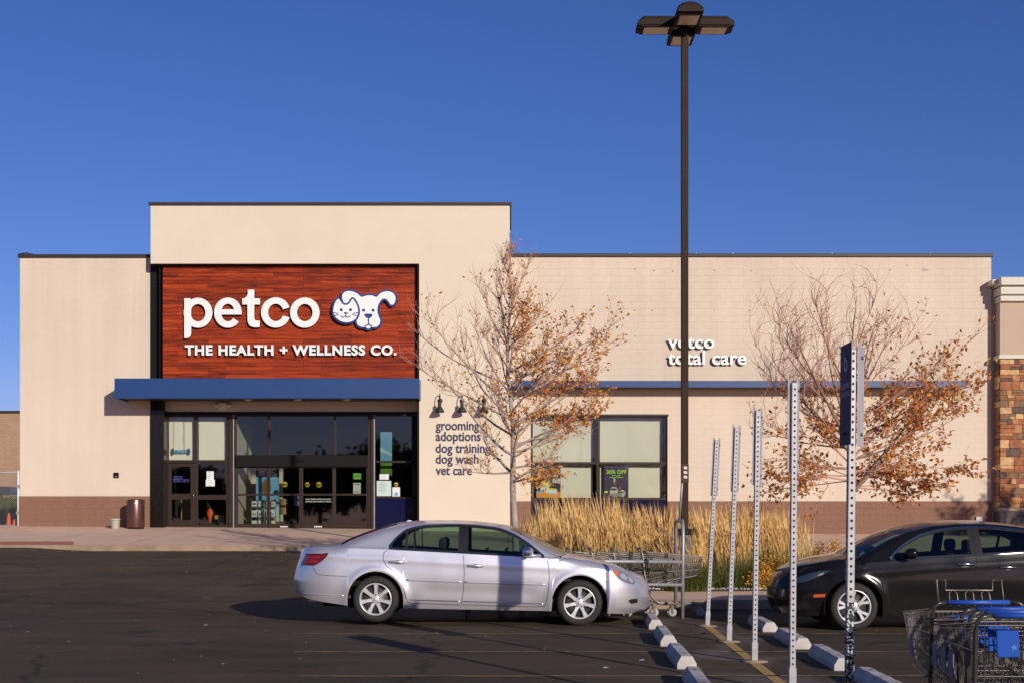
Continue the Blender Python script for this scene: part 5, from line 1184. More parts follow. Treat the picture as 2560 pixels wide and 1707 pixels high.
# ---------------------------------------------------------------- lamp post
LY = 23.62; lx = X(1711.5, LY); zg = zs(lx, LY)
zl = lambda py: Z(py, LY)
lp_ = empty('lamp_post', (lx, LY, zg), 'tall square brown lamp post with four shoebox heads rising in front of the shop', 'lamp post')
def L(mb, name, par=None): return mb.build(name, par or lp_)
pb = zl(1336)-zg
L(MB().lathe([(0, 0), (.15, 0), (.15, pb-.02), (.14, pb), (0, pb)], mat('weathered concrete base', (.17, .145, .125), .95, bump=(40, .6, .01), vary=(8, .25)), 28), 'pedestal')
L(MB().bbox(-.145, .145, -.145, .145, pb, pb+.11, M['black'], .015), 'base_cover')
topz = zl(69)-zg
L(MB().bbox(-.0605, .0605, -.0605, .0605, pb+.1, topz, M['bronze_pole'], .008), 'pole')
def head(dx, dy, zc, rz, tiltv=0):
    """shoebox head hanging out along local +x"""
    e = empty('lamp_head', (0, 0, zc)); e.parent = lp_; e.rotation_euler = (0, 0, rz)
    mb = MB(); L0, L1, hw = .20, .84, .225
    # barrel vaulted body with a chamfered outer end
    def sec(x, s, h): return [(x, -hw*s, -.04), (x, -hw*s, .02)]+[(x, -hw*s*cos(pi*k/10), .02+(h-.02)*sin(pi*k/10)) for k in range(1, 10)]+[(x, hw*s, .02), (x, hw*s, -.04)]
    rings = [sec(L0, 1, .17), sec(L1-.11, 1, .17), sec(L1-.02, .97, .08), sec(L1, .95, .03)]; n = len(rings[0])
    mb.add([p for r_ in rings for p in r_], [(i*n+k, i*n+k+1, (i+1)*n+k+1, (i+1)*n+k) for i in range(3) for k in range(n-1)]+[(i*n, (i+1)*n, (i+1)*n+n-1, i*n+n-1) for i in range(3)]+[list(range(n)), list(range(3*n, 4*n))[::-1]], M['lampbody'], False)
    mb.build('housing', e)
    mb = MB(); mb.bbox(L0+.03, L1-.06, -hw+.02, hw-.02, -.065, -.04, M['lampbody'], .006); mb.build('door_frame', e)
    MB().bbox(L0+.09, L1-.12, -hw+.06, hw-.06, -.073, -.063, M['lens'], .004).build('lens', e)
    MB().bbox(.05, L0+.02, -.045, .045, .0, .09, M['lampbody'], .006).build('arm', e)
for rz in (pi/2, 0, pi, -pi/2): head(0, 0, zl(68)-zg, rz)
MB().tube([(-.02, -.3, topz+.12), (-.01, -.36, topz+.10), (-.02, -.42, topz+.08)], .006, M['white'], 5).build('bird_dropping', lp_) if 0 else None

# ---------------------------------------------------------------- perforated sign posts
def perfmat(name, col, base_col=None):
    """galvanised square tube; the real punched holes are modelled as dark recessed discs"""
    return mat(name, col, .45, metal=.6, vary=(14, .12))
M['holes'] = mat('punched hole', (.012, .012, .012), .9)
M['signface'] = mat('blue sign face', (.010, .018, .085), .6, spec=.2)
M['signback'] = mat('bare aluminium sign', (.52, .50, .52), .5, metal=.15, vary=(5, .1))
M['scribble'] = None
def scribmat():
    m = mat('stickered steel', (.35, .36, .38), .4); n = m.node_tree; b = n.nodes['Principled BSDF']
    tc = n.nodes.new('ShaderNodeTexCoord'); no = n.nodes.new('ShaderNodeTexNoise'); no.inputs['Scale'].default_value = 26; no.inputs['Detail'].default_value = 2; no.inputs['Distortion'].default_value = 1.6
    n.links.new(tc.outputs['Object'], no.inputs[0]); cr = n.nodes.new('ShaderNodeValToRGB'); cr.color_ramp.interpolation = 'CONSTANT'; e = cr.color_ramp.elements
    e[0].position = 0; e[0].color = (.015, .018, .03, 1); e[1].position = .52; e[1].color = (.55, .58, .62, 1); n.links.new(no.outputs['Fac'], cr.inputs[0]); n.links.new(cr.outputs[0], b.inputs['Base Color'])
    return m
M['scribble'] = scribmat()
posts = [(1768, 1563, 1792, 1097, 'farthest and shortest looking perforated steel sign post, next to the cart corral'),
         (1822, 1602, 1842, 1066, 'second perforated steel sign post from the cart corral'),
         (1885.6, 1651, 1895, 1023, 'third perforated steel sign post, beside the right window bay edge and grass'),
         (1980, 1722, 1986, 953, 'fourth perforated steel sign post, second nearest and second tallest looking'),
         (2121, 1860, 2131, 869, 'nearest and tallest looking post, with stickers near its foot and a dark blue sign')]
HW = .026
for k, (bxp, byp, txp, typ, lab) in enumerate(posts):
    Y = (18.6, 16.2, 13.9, 11.5, 9.05)[k]; x0 = X(bxp, Y); hgt = Z(typ, Y); x1 = X(txp, Y)
    lean = math.atan2(x1-x0, hgt)
    e = empty('sign_post', (x0, Y, g(x0, Y)), lab, 'sign post', 'perforated steel sign posts along the yellow line'); e.rotation_euler = (0, lean, 0)
    nb_ = .95
    mb = MB()
    zt_ = hgt-.01
    lo_ = .9 if k == 4 else .04
    mb.bbox(-HW, HW, -HW, HW, lo_, zt_, M['steel'], .006); mb.build('tube', e)
    if k == 4: MB().bbox(-HW, HW, -HW, HW, .04, .9, M['scribble'], .006).build('stickered_section', e)
    mb = MB(); z = .08
    while z < zt_-.02:
        mb.lathe([(0, -HW-.0015), (.0095, -HW-.0015)], M['holes'], 8, 'y', (0, 0, z), smooth=False); mb.lathe([(0, HW+.0015), (.0095, HW+.0015)], M['holes'], 8, 'y', (0, 0, z), smooth=False)
        for s_ in (-1, 1): mb.lathe([(0, s_*(HW+.0015)), (.0095, s_*(HW+.0015))], M['holes'], 8, 'x', (0, 0, z), smooth=False)
        z += .0508
    ho = mb.build('hole_row', e); ho['kind'] = 'stuff'
    mb = MB().bbox(-HW-.006, HW+.006, -HW-.006, HW+.006, .005, .20, M['steel'], .005); mb.build('sleeve', e)
    MB().lathe([(0, .0), (.14, .0), (.14, .010), (.04, .018), (0, .018)], M['kerb'], 28).build('base_plate', e)
    # two vertical plates edge-on to the camera, bolted to the left and right of the tube
    sh = .80 if k < 4 else .68; w_ = .152 if k == 4 else .125
    zt2 = zt_+.035
    for s_, nm in ((-1, 'left'), (1, 'right')):
        ang = (R(8) if k < 4 else R(16)) 
        pe = MB(); xx = s_*(HW+.004)
        pe.bbox(-.0022, .0022, -w_, w_, -sh/2, sh/2, M['signback'], .001)
        if k == 4 and s_ < 0:
            pe.box(-.0036 if s_ < 0 else .0023, -.0023 if s_ < 0 else .0036, -w_+.004, w_-.004, -sh/2+.004, sh/2-.004, M['signface'])
        o = pe.build('sign_plate', e); o.location = (xx+(s_*.01), 0, zt2-sh/2); o.rotation_euler = (0, 0, -(math.atan2(x0, Y)+R(5)) if k < 4 else (0 if s_ < 0 else -R(22)))
        if s_ > 0: o.location.y += (.095 if k < 4 else .10); o.location.x += .012 if k < 4 else .045
        mb = MB()
        fx = s_*.0042
        if k == 4 and s_ < 0:
            # white symbol and letters on each sign face
            t_ = text_mb('RESERVED\nPARKING', .052, 0, 0, .02, M['white'], .001, .0003, align='CENTER')
            vs = [(fx, v[0]*(-1 if s_ < 0 else 1), v[2]+.02) for v in t_.v]; mb.add(vs, t_.f, M['white'])
            mb.lathe([(.03, fx), (.042, fx)], M['white'], 16, 'x', (0, 0, .20), smooth=False); mb.tube([(fx, .0, .23), (fx, .0, .27)], .012, M['white'], 5)
            mb.build('lettering', o)
        for zz in (sh*.38, -sh*.38): MB().lathe([(0, s_*.016), (.011, s_*.014), (.013, 0)], M['cap'], 8, 'x', (0, 0, zz)).build('bolt', o)
# ---------------------------------------------------------------- wheel stops
def stopmesh(seed):
    r2 = random.Random(seed); L_ = 1.5; mb = MB(); sec = [(-.095, 0), (-.095, .055), (-.052, .125), (.052, .125), (.095, .055), (.095, 0)]
    n = len(sec); N = 14; vs = []
    for i in range(N+1):
        y = -L_/2+L_*i/N
        for a, b_ in sec: vs.append((a+r2.uniform(-.002, .002), y+(r2.uniform(-.004, .004) if 0 < i < N else 0), b_+(r2.uniform(-.003, .003) if b_ > 0 else 0)))
    mb.add(vs, [(i*n+j, i*n+j+1, (i+1)*n+j+1, (i+1)*n+j) for i in range(N) for j in range(n-1)]+[list(range(n)), [N*n+j for j in range(n)][::-1]], M['stop'])
    return mb
pinm = mat('rusty pin', (.14, .05, .03), .8)
stops = [(X(1640, 18.05), 18.05, 'left row wheel stop farthest back, by the silver car nose'), (X(1673, 15.6), 15.6, 'left row wheel stop second from the back'),
         (X(1715.6, 13.2), 13.2, 'left row wheel stop third from the back'), (X(1770, 10.8), 10.8, 'left row wheel stop nearest, cut off by the bottom edge'),
         (X(1925, 17.6), 17.6, 'right row wheel stop farthest back, partly in the black car shadow'), (X(2007, 15.25), 15.25, 'right row wheel stop second from the back'),
         (X(2112, 13.05), 13.05, 'right row wheel stop third from the back, behind the nearest post'), (X(2262, 10.75), 10.75, 'right row wheel stop nearest, cut off by the bottom edge')]
for k, (x, y, lab) in enumerate(stops):
    e = empty('wheel_stop', (x+.035, y+.75, g(x, y+.75)), lab, 'wheel stop', 'concrete wheel stops in two rows'); e.rotation_euler = (0, 0, -R(2.4)+R(rnd.uniform(-.8, .8)))
    stopmesh(k).build('block', e)
    for yy in (-.48, .48): MB().lathe([(0, .132), (.014, .131), (.016, .12)], pinm, 8, 'z', (0, yy, 0)).build('pin', e)

# ---------------------------------------------------------------- shopping carts
M['placard'] = mat('grey violet placard', (.16, .15, .22), .6)
M['flapblue'] = mat('matt blue plastic', (.020, .085, .40), .8, spec=.15)
def make_cart(name, lab, wire, tubem, handlem, seatm, child=True, grp=None, tk=1):
    """handle at local x=0, nose towards +x, z from the ground"""
    e = empty(name, (0, 0, 0), lab, 'shopping cart', grp)
    def bar(mb, a, b_, r=.0028, n=4, m=None): mb.tube([a, b_], r*tk, m or wire, n, cap=False)
    # basket corners: rear top, rear bottom, front top, front bottom
    x0, x1 = .06, .92; zt0, zt1, zb0, zb1 = .98, .90, .50, .62; w0, w1 = .27, .20
    def side(u, v): return lerp(x0+.06*(1-v), x1-.10*(1-v), u), lerp(w0, w1, u)*lerp(.88, 1, v), lerp(lerp(zb0, zb1, u), lerp(zt0, zt1, u), v)
    for s_, nm in ((-1, 'basket_side'), (1, 'basket_side')):
        mb = MB()
        for i in range(29): a, b_ = side(i/28, 0), side(i/28, 1); bar(mb, (a[0], s_*a[1], a[2]), (b_[0], s_*b_[1], b_[2]), .0019, 3)
        for v in (0, .33, .66, .93, 1):
            a, b_ = side(0, v), side(1, v); bar(mb, (a[0], s_*a[1], a[2]), (b_[0], s_*b_[1], b_[2]), .0048 if v in (0, 1) else .0032, 5)
        mb.build(nm, e)
    mb = MB()
    for i in range(11):
        t = -1+2*i/10; a, b_ = side(0, 0), side(1, 0); bar(mb, (a[0], t*a[1], a[2]), (b_[0], t*b_[1], b_[2]), .0024, 3)
    for i in range(9):
        a = side(i/8, 0); bar(mb, (a[0], -a[1], a[2]), (a[0], a[1], a[2]), .003, 4)
    mb.build('basket_floor', e)
    mb = MB()
    for i in range(13):
        t = -1+2*i/12; a, b_ = side(1, 0), side(1, 1); bar(mb, (a[0], t*a[1], a[2]), (b_[0], t*b_[1], b_[2]), .0022, 3)
    for v in (0, .33, .66, 1): a = side(1, v); bar(mb, (a[0], -a[1], a[2]), (a[0], a[1], a[2]), .0042, 4)
    mb.build('basket_front', e)
    mb = MB()
    for i in range(11):
        t = -1+2*i/10; a, b_ = side(0, 0), side(0, 1); bar(mb, (a[0]+.03, t*a[1]*.97, a[2]), (b_[0], t*b_[1]*.97, b_[2]-.02), .0026, 3)
    for v in (.02, .35, .65, .85, .97): a = side(0, v); bar(mb, (a[0]+.02, -a[1]*.97, a[2]), (a[0]+.02, a[1]*.97, a[2]), .0040, 4)
    mb.build('rear_gate', e)
    if child:
        mb = MB()
        pts = [(.10, -.2, .98), (.16, -.2, 1.17), (.16, -.145, 1.17), (.155, -.145, 1.10), (.155, .145, 1.10), (.16, .145, 1.17), (.16, .2, 1.17), (.10, .2, .98)]
        mb.tube(pts, .006, wire, 6)
        for y in (-.10, 0, .10): mb.tube([(.10, y-.025, .95), (.155, y-.025, 1.08), (.157, y, 1.105), (.155, y+.025, 1.08), (.10, y+.025, .95)], .0045, wire, 4)
        mb.build('seat_back', e)
    # chassis tube bent over into the handle uprights
    for s_ in (-1, 1):
        mb = MB(); mb.tube([(-.02, s_*.20, 1.03), (-.035, s_*.245, 1.025), (-.03, s_*.272, 1.0), (.0, s_*.275, .93), (.035, s_*.27, .6), (.13, s_*.26, .30), (.24, s_*.25, .21), (.92, s_*.19, .18)], .013, tubem, 8)
        mb.tube([(.05, s_*.268, .55), (.30, s_*.23, .50), (.62, s_*.215, .55)], .009, tubem, 6); mb.build('frame_tube', e)
    mb = MB().tube([(-.02, -.20, 1.03), (-.02, .20, 1.03)], .012, tubem, 8); mb.build('handle_bar', e)
    mb = MB().tube([(-.02, -.185, 1.03), (-.02, .185, 1.03)], .0165, handlem, 10); mb.build('handle_grip', e)
    if seatm:
        o = MB().bbox(-.006, .006, -.06, .06, -.078, .078, M['flapblue'], .008).build('seat_flap', e); o.location = (.03, .097, .865); o.rotation_euler = (0, R(7), 0)
        st = MB(); st.add([(-.0072, -.03+cos(pi/2+k*pi/5)*(.022 if k % 2 == 0 else .009), sin(pi/2+k*pi/5)*(.022 if k % 2 == 0 else .009)-.02) for k in range(10)], [list(range(10))], mat('pale blue star print', (.07, .18, .52), .8)); st.build('star', o)
        o = MB().bbox(-.02, .10, -.004, .004, -.08, .07, M['placard'], .003).build('side_placard', e); o.location = (.50, .25, .70); o.rotation_euler = (0, 0, -R(4.5))
    mb = MB()
    for i in range(7): t = -1+2*i/6; bar(mb, (.2, t*.22, .22), (1.0, t*.15, .19), .0035, 4)
    for x in (.2, .5, .8, 1.0): bar(mb, (x, -.235+.08*(x-.2), .215), (x, .235-.08*(x-.2), .215), .004, 4)
    mb.build('lower_rack', e)
    for x, y in ((.18, -.23), (.18, .23), (.88, -.17), (.88, .17)):
        c_ = empty('castor', (x, y, .0)); c_.parent = e
        MB().lathe([(.02, -.013), (.055, -.013), (.0625, -.008), (.0625, .008), (.055, .013), (.02, .013)], M['castor'] if handlem != M['bluepl'] else M['rubber'], 20, 'y', (0, 0, .063)).build('tyre', c_)
        MB().lathe([(0, -.010), (.022, -.010), (.022, .010), (0, .010)], tubem, 12, 'y', (0, 0, .063)).bbox(-.02, .02, -.02, -.016, .06, .15, tubem, .002).bbox(-.02, .02, .016, .02, .06, .15, tubem, .002).bbox(-.022, .022, -.022, .022, .15, .20, tubem, .004).build('fork', c_)
    return e
M['castor'] = mat('grey castor rubber', (.40, .38, .36), .6)
M['greyplastic'] = mat('grey plastic', (.12, .12, .12), .5)
proto = make_cart('shopping_cart', 'rearmost wire cart of the nested line in the corral, nearest the silver car roof', M['wire'], mat('scuffed cart tube', (.26, .23, .19), .38, metal=.65), M['greyplastic'], None, False, 'nested wire carts in the corral', 1.6)
cy_ = 20.62; lab_c = ['wire cart at the tail of the nested line, seen just over the silver car bonnet', 'second cart from the tail of the nested line', 'third cart from the tail of the nested line', 'fourth cart from the tail, over the middle of the upper rail', 'fifth cart from the tail of the nested line', 'sixth cart from the tail of the nested line', 'cart second from the front of the nested line, by the corral hoop', 'front cart of the nested line, its lower rack sticking out past the corral post']
cartx = [-.35, -.05, .25, .55, .88, 1.22, 1.56, 1.98]
for k, x in enumerate(cartx):
    c_ = proto if k == 0 else copy_tree(proto)
    c_.location = (x, cy_+rnd.uniform(-.04, .04), g(x, cy_)+.0); c_.rotation_euler = (0, 0, R(rnd.uniform(-3, 3))); c_['label'] = lab_c[k]
blue = make_cart('shopping_cart', '', M['darkwire'], M['darktube'] if 'darktube' in M else mat('dark grey tube', (.085, .08, .072), .35, metal=.5), M['bluepl'], M['bluepl'], True, 'dark carts with blue handles at the lower right', 1.3)
fc = [(X(2443, 8.25), 8.25, 'dark wire cart with blue handle and raised seat back, farthest of the near group'), (X(2522, 7.62), 7.62, 'dark wire cart with blue handle in the middle of the near group'),
      (X(2547, 7.38), 7.38, 'dark wire cart squeezed between two others, little more than its blue handle showing'), (X(2571, 7.1), 7.1, 'nearest dark wire cart with large blue seat flap at the lower right corner')]
for k, (x, y, lab) in enumerate(fc):
    c_ = blue if k == 0 else copy_tree(blue)
    c_.location = (x, y, g(x, y)-.0); c_.rotation_euler = (0, 0, R(90+[-1, 0, -1, -2][k])); c_['label'] = lab; c_.scale = (1, 1, .925)
    if k: 
        for ch in list(c_.children):
            if ch.name.startswith('seat_back'): bpy.data.objects.remove(ch)

# ---------------------------------------------------------------- cart corral
ax0, ay0, ay1 = X(1706, 20.02), 20.02, 21.25
e = empty('cart_corral', (ax0, ay0, g(ax0, ay0)), 'galvanised tube cart corral between the silver car and the grass', 'cart corral')
def cr_(mb, nm): return loc(mb, nm, e)
gz = g(ax0, 20.6)
mb = MB().tube([(ax0, ay0, 0.0), (ax0+.01, ay0, 1.30), (ax0+.012, ay0+.06, 1.40), (ax0+.02, ay0+.2, 1.45), (ax0+.03, ay1-.2, 1.45), (ax0+.04, ay1-.06, 1.40), (ax0+.05, ay1, 1.30), (ax0+.05, ay1, g(ax0, ay1))], .027, M['steel'], 12); cr_(mb, 'end_hoop')
for s_, y in ((0, ay0), (1, ay1)):
    for z in (.84, .50): cr_(MB().tube([(ax0, y, z), (ax0-3.2, y+.02, z+.03)], .026, M['steel'], 10), 'rail')
    cr_(MB().tube([(ax0-3.2, y+.02, g(ax0-3.2, y)), (ax0-3.2, y+.02, .92)], .026, M['steel'], 10), 'post')
e2 = empty('corral_sign', (ax0+.03, 20.62, 1.45), 'small double faced sign on a thin steel pole above the cart corral', 'sign')
zt2 = Z(1160, 20.6)-1.45
MB().tube([(0, 0, 0), (X(1723, 20.6)-X(1713, 20.6), 0, zt2)], .018, M['steel'], 8).build('pole', e2)
hh = (Z(1160, 20.6)-Z(1206, 20.6))
for s_, mm in ((1, mat('brown sign face', (.085, .055, .04), .7, spec=.2)), ):
    o = MB().bbox(-.003, .003, -.16, .16, -hh/2, hh/2, mm, .001).build('sign_plate', e2); o.location = (X(1723, 20.6)-X(1713, 20.6)+s_*.028, 0, zt2-hh/2+.01); o.rotation_euler = (0, 0, R(-26))
    mb = MB()
    for j in range(3): mb.box(.0032 if s_ > 0 else -.0042, .0042 if s_ > 0 else -.0032, -.08, .08, .06-.07*j, .10-.07*j, M['paper'])
    mb.build('pictogram', o)
# ---------------------------------------------------------------- trees
M['bark'] = mat('pale smooth bark', (.36, .30, .26), .85, bump=(14, .5, .01), vary=(7, .3))
M['twig'] = mat('pinkish twig bark', (.50, .26, .18), .8, vary=(4, .2))
M['branch2'] = mat('brown branch bark', (.24, .15, .11), .85, vary=(4, .25))
def leafmat(name, cols):
    m = mat(name, cols[0], .6); n = m.node_tree; b = n.nodes['Principled BSDF']
    gi = n.nodes.new('ShaderNodeNewGeometry'); cr = n.nodes.new('ShaderNodeValToRGB'); e = cr.color_ramp.elements
    e[0].color = (*cols[0], 1); e[1].color = (*cols[-1], 1)
    for k in range(1, len(cols)-1): x = cr.color_ramp.elements.new(k/(len(cols)-1)); x.color = (*cols[k], 1)
    n.links.new(gi.outputs['Random Per Island'], cr.inputs[0]); n.links.new(cr.outputs[0], b.inputs['Base Color'])
    tr = n.nodes.new('ShaderNodeBsdfTranslucent'); n.links.new(cr.outputs[0], tr.inputs[0]); mx = n.nodes.new('ShaderNodeMixShader'); mx.inputs[0].default_value = .28
    o = n.nodes['Material Output']; n.links.new(b.outputs[0], mx.inputs[1]); n.links.new(tr.outputs[0], mx.inputs[2]); n.links.new(mx.outputs[0], o.inputs[0])
    return m
M['goldleaf'] = leafmat('golden autumn leaves', [(.58, .20, .045), (.74, .31, .06), (.82, .42, .08), (.64, .34, .06), (.44, .14, .04)])
M['brownleaf'] = leafmat('russet autumn leaves', [(.46, .15, .03), (.66, .26, .045), (.80, .37, .07), (.45, .20, .04), (.60, .20, .035)])
M['greenleaf'] = leafmat('dull green leaves', [(.05, .06, .02), (.08, .09, .03), (.10, .08, .03)])

def leaf(mb, p, d, L_, m, r):
    """small folded pointed leaf hanging from p"""
    d = (d+Vector((r.gauss(0, .7), r.gauss(0, .7), r.gauss(-.35, .6)))).normalized(); s = d.cross(Vector((r.gauss(0, 1), r.gauss(0, 1), r.gauss(0, 1)))).normalized()*L_*.28; up = d.cross(s).normalized()*L_*.10
    a, b_, c_ = p, p+d*L_*.5, p+d*L_
    mb.add([a, b_+s+up, c_, b_-s+up, b_], [(0, 1, 4), (1, 2, 4), (4, 2, 3), (0, 4, 3)], m)
def make_tree(e, H, trunk, limbs, r, leaves_fn, whip_fn, barkm, twigm, leafm, nsec=13, nter=4, twr=1.0, leafL=.065):
    """trunk: list of (point, radius); limbs: list of (start point, direction, length, radius, curl)"""
    tb = MB(); tb.tube([p for p, _ in trunk], [q for _, q in trunk], barkm, 12); tb.build('trunk', e)
    br, tw, lf = MB(), MB(), MB()
    for (p0, d0, L_, r0, curl) in limbs:
        pts = [Vector(p0)]; d = Vector(d0).normalized(); n = 10
        for i in range(n):
            d = (d+Vector((r.gauss(0, .05), r.gauss(0, .05), curl/n+r.gauss(0, .04)))).normalized(); pts.append(pts[-1]+d*L_/n)
        br.tube(pts, [max(.0045, r0*(1-i/n)**.8) for i in range(n+1)], barkm if r0 > .02 else twigm, 6, cap=False)
        for k in range(nsec):
            t = r.uniform(.22, 1); i = min(n-1, int(t*n)); p = pts[i].lerp(pts[i+1], t*n-i); dd = (pts[i+1]-pts[i]).normalized()
            sd = (dd+Vector((r.gauss(0, .55), r.gauss(0, .55), r.gauss(.12, .4)))).normalized(); sl = L_*r.uniform(.16, .42)*(1.15-.5*t)
            whip, wc = whip_fn(p, r); sl *= whip; q = [p]; m_ = 7
            ax = sd.cross(Vector((0, 0, 1))); ax = ax.normalized() if ax.length > .05 else Vector((0, 1, 0))
            for j in range(m_):
                if wc > .5: sd = Quaternion(ax, wc*1.15/m_) @ sd
                sd = (sd+Vector((r.gauss(0, .09), r.gauss(0, .09), ((curl*.7+wc)/m_ if wc <= .5 else 0)+r.gauss(0, .05)))).normalized(); q.append(q[-1]+sd*sl/m_)
            tw.tube(q, [max(.0022, .0075*twr*(1-j/m_)+.0018) for j in range(m_+1)], twigm, 4, cap=False)
            for kk in range(nter):
                j = r.randrange(1, m_); p3 = q[j]; td = ((q[j+1]-q[j]).normalized()+Vector((r.gauss(0, .7), r.gauss(0, .7), r.gauss(.15, .45)))).normalized(); tl = r.uniform(.12, .38)*(.7+.5*whip); tt = [p3]
                for _ in range(4): td = (td+Vector((r.gauss(0, .12), r.gauss(0, .12), min(wc, .6)/5+.06))).normalized(); tt.append(tt[-1]+td*tl/4)
                tw.tube(tt, [.0034, .003, .0026, .0021, .0016], twigm, 3, cap=False)
                nl = leaves_fn(tt[-1], r)
                for _ in range(nl):
                    pp = tt[r.randrange(1, 5)]; leaf(lf, pp+Vector((r.gauss(0, .02), r.gauss(0, .02), r.gauss(0, .02))), td, leafL*r.uniform(.6, 1.3), leafm, r)
    br.build('branches', e, fixn=False)['kind'] = 'stuff'; tw.build('twigs', e, fixn=False)['kind'] = 'stuff'
    if lf.f: lf.build('leaves', e, fixn=False)['kind'] = 'stuff'

# tree 1: straight leader, bare and whippy to the left, golden leaves to the right
r = random.Random(11)
TY1 = 24.6; tx = X(1283, TY1); tz0 = zs(tx, TY1)
t1 = empty('autumn_tree', (tx, TY1, tz0), 'young pale-barked autumn tree with golden leaves mostly on its right side', 'tree')
H1 = Z(585, TY1)-tz0
def tp(z): return Vector((.04*sin(z*1.1)+(-.01)*z+.03*sin(z*2.7), .03*sin(z*1.7), z))
trunk = [(tp(H1*t), .068*(1-t)**.9*(1 if t > .02 else 1.2)+.005) for t in [0, .02, .05, .1, .15, .2, .28, .36, .44, .52, .6, .68, .76, .84, .92, 1]]
limbs = []
prof = [(.24, .7), (.30, 1.1), (.36, 1.5), (.42, 1.6), (.50, 1.35), (.58, 1.1), (.66, .85), (.74, .6), (.82, .4), (.90, .22), (1, .12)]
nl_ = 34
for k in range(nl_):
    t = .30+.66*(k/nl_)**1.0+r.uniform(-.01, .01); a = k*2.399+r.uniform(-.4, .4); z = H1*t
    if t > .8 and k % 2: continue
    reach = interp(prof, t)*r.uniform(.75, 1.15); el = R(lerp(24, 62, sm((t-.3)/.6)))
    d = Vector((cos(a)*cos(el), sin(a)*cos(el)*.9, sin(el)))
    curl = .35 if d.x > 0 else .75
    limbs.append((tp(z), d, reach/max(.35, cos(el))*.92, .030*(1-t)+.008, curl))
# long left and right scaffold limbs seen in the photo
for (py, dx, dz, L_, cu) in ((1090, -.85, .5, 2.0, .1), (1050, -.9, .42, 2.3, .35), (1010, -.9, .5, 2.3, .5), (960, -.9, .35, 2.2, .6), (1090, .8, .6, 1.6, .1), (1060, .9, .45, 1.9, .2), (1000, .92, .38, 1.9, .25), (985, .9, .42, 2.0, .2), (960, .9, .40, 2.0, .2), (930, .9, .45, 1.6, .3), (870, .75, .6, 1.2, .3), (1180, -.92, -.12, .9, .2), (1170, .8, .3, .75, -.6), (1205, .7, .2, .5, -.5), (1130, .9, .2, 1.5, .35), (1110, .95, .1, 1.7, .4)):
    limbs.append((tp(Z(py, TY1)-tz0), (dx, r.uniform(-.25, .25), dz), L_, .022, cu))
def lv1(p, r_):
    x, z = p.x, p.z/H1
    if z < .32: return r_.choice([5, 6, 7, 8])
    if x > .1 and z < .46: return r_.choice([0, 1, 2, 3, 4])
    if x > -.1 and z < .66: return r_.choice([2, 4, 6, 8, 9])
    if x > .1 and z < .82: return r_.choice([2, 3, 4, 6])
    if x > -.1: return r_.choice([0, 1, 2, 2, 3]) if z < .85 else r_.choice([0, 0, 1])
    if z < .62: return r_.choice([0, 1, 1, 2, 3])
    return r_.choice([0, 0, 0, 1])
def wh1(p, r_):
    k = 1-.5*sm((p.z/H1-.6)/.35)
    return (1.0*k, .1) if p.x > 0 else (r_.uniform(.9, 1.5)*k, r_.uniform(.3, 1.3))
make_tree(t1, H1, trunk, limbs, r, lv1, wh1, M['bark'], M['twig'], M['goldleaf'], 10, 4, .8, .070)

# tree 2: several stems, bare whips arching up to the left, russet leaves below and right
r = random.Random(5)
TY2 = 25.4; tx = X(2124, TY2); tz0 = zs(tx, TY2)
t2 = empty('autumn_tree', (tx, TY2, tz0), 'wider autumn tree with bare arching top and russet leaves, behind the nearest steel post', 'tree')
H2 = Z(700, TY2)-tz0
def tq(z): return Vector((.05*sin(z*1.3), .03*sin(z*1.9+1), z))
trunk = [(tq(H2*.55*t), .075*(1-t)**.8+.012) for t in [0, .03, .08, .15, .25, .35, .45, .55, .65, .75, .85, 1]]
limbs = []
for (py, dx, dz, L_, r0, cu) in ((1230, .75, .70, 3.0, .045, .0), (1130, -.75, .65, 3.0, .03, .5), (1100, -.5, .85, 3.0, .03, .3), (1080, -.05, 1, 2.6, .03, 0), (1060, .45, .9, 2.6, .03, .1), (1040, -.9, .4, 2.4, .022, 1.1), (1000, -.95, .35, 2.2, .022, 1.3), (980, -.4, .9, 2.0, .02, .3), (1070, -.95, .2, 2.3, .02, 1.2), (1110, .85, .45, 2.7, .024, .3), (1150, .9, .3, 2.6, .022, .3), (1180, .85, .15, 2.2, .018, .15),
     (1120, -.9, .15, 2.2, .018, .2), (1170, -.95, .1, 1.9, .016, .15), (1200, -.9, -.05, 1.9, .016, .15), (1215, .9, -.05, 1.7, .016, .1), (1060, .9, .4, 2.6, .02, .35), (1020, .7, .6, 2.2, .02, .3), (1090, -.7, .35, 1.8, .018, .4), (1150, .6, .5, 2.0, .02, .1), (1190, -.4, .1, 1.3, .014, -.2), (1200, .4, .1, 1.3, .014, -.3), (1140, .2, .6, 1.6, .018, .2), (1160, -.5, .4, 1.6, .018, .1)):
    for rep in range(2):
        limbs.append((tq(max(.2, Z(py, TY2)-tz0)), (dx+r.uniform(-.12, .12), r.uniform(-.5, .5), dz+r.uniform(-.1, .1)), L_*r.uniform(.85, 1.0), r0*(1 if rep == 0 else .7), cu))
def lv2(p, r_):
    x, z = p.x, p.z
    lim = 3.9+.35*max(0, x)
    if z > lim+.7: return 0 if x < .5 or r_.random() < .7 else 1
    if z > lim: return r_.choice([0, 0, 1, 2]) if x > 0 else 0
    if z > lim-.8: return r_.choice([2, 3, 4, 5]) if x > -.3 else r_.choice([0, 1, 1, 2])
    if z < 1.75: return r_.choice([4, 5, 6, 7])
    return r_.choice([4, 6, 8, 9]) if x > -.4 else r_.choice([1, 3, 4, 5])
def wh2(p, r_): return (r_.uniform(1.2, 2.0), r_.uniform(.9, 2.6)) if p.z > 2.8 and p.x < .4 else (1.0, -.3 if p.z < 2.4 else .2)
make_tree(t2, H2, trunk, limbs, r, lv2, wh2, M['branch2'], M['twig'], M['brownleaf'], 11, 4, .8, .09)

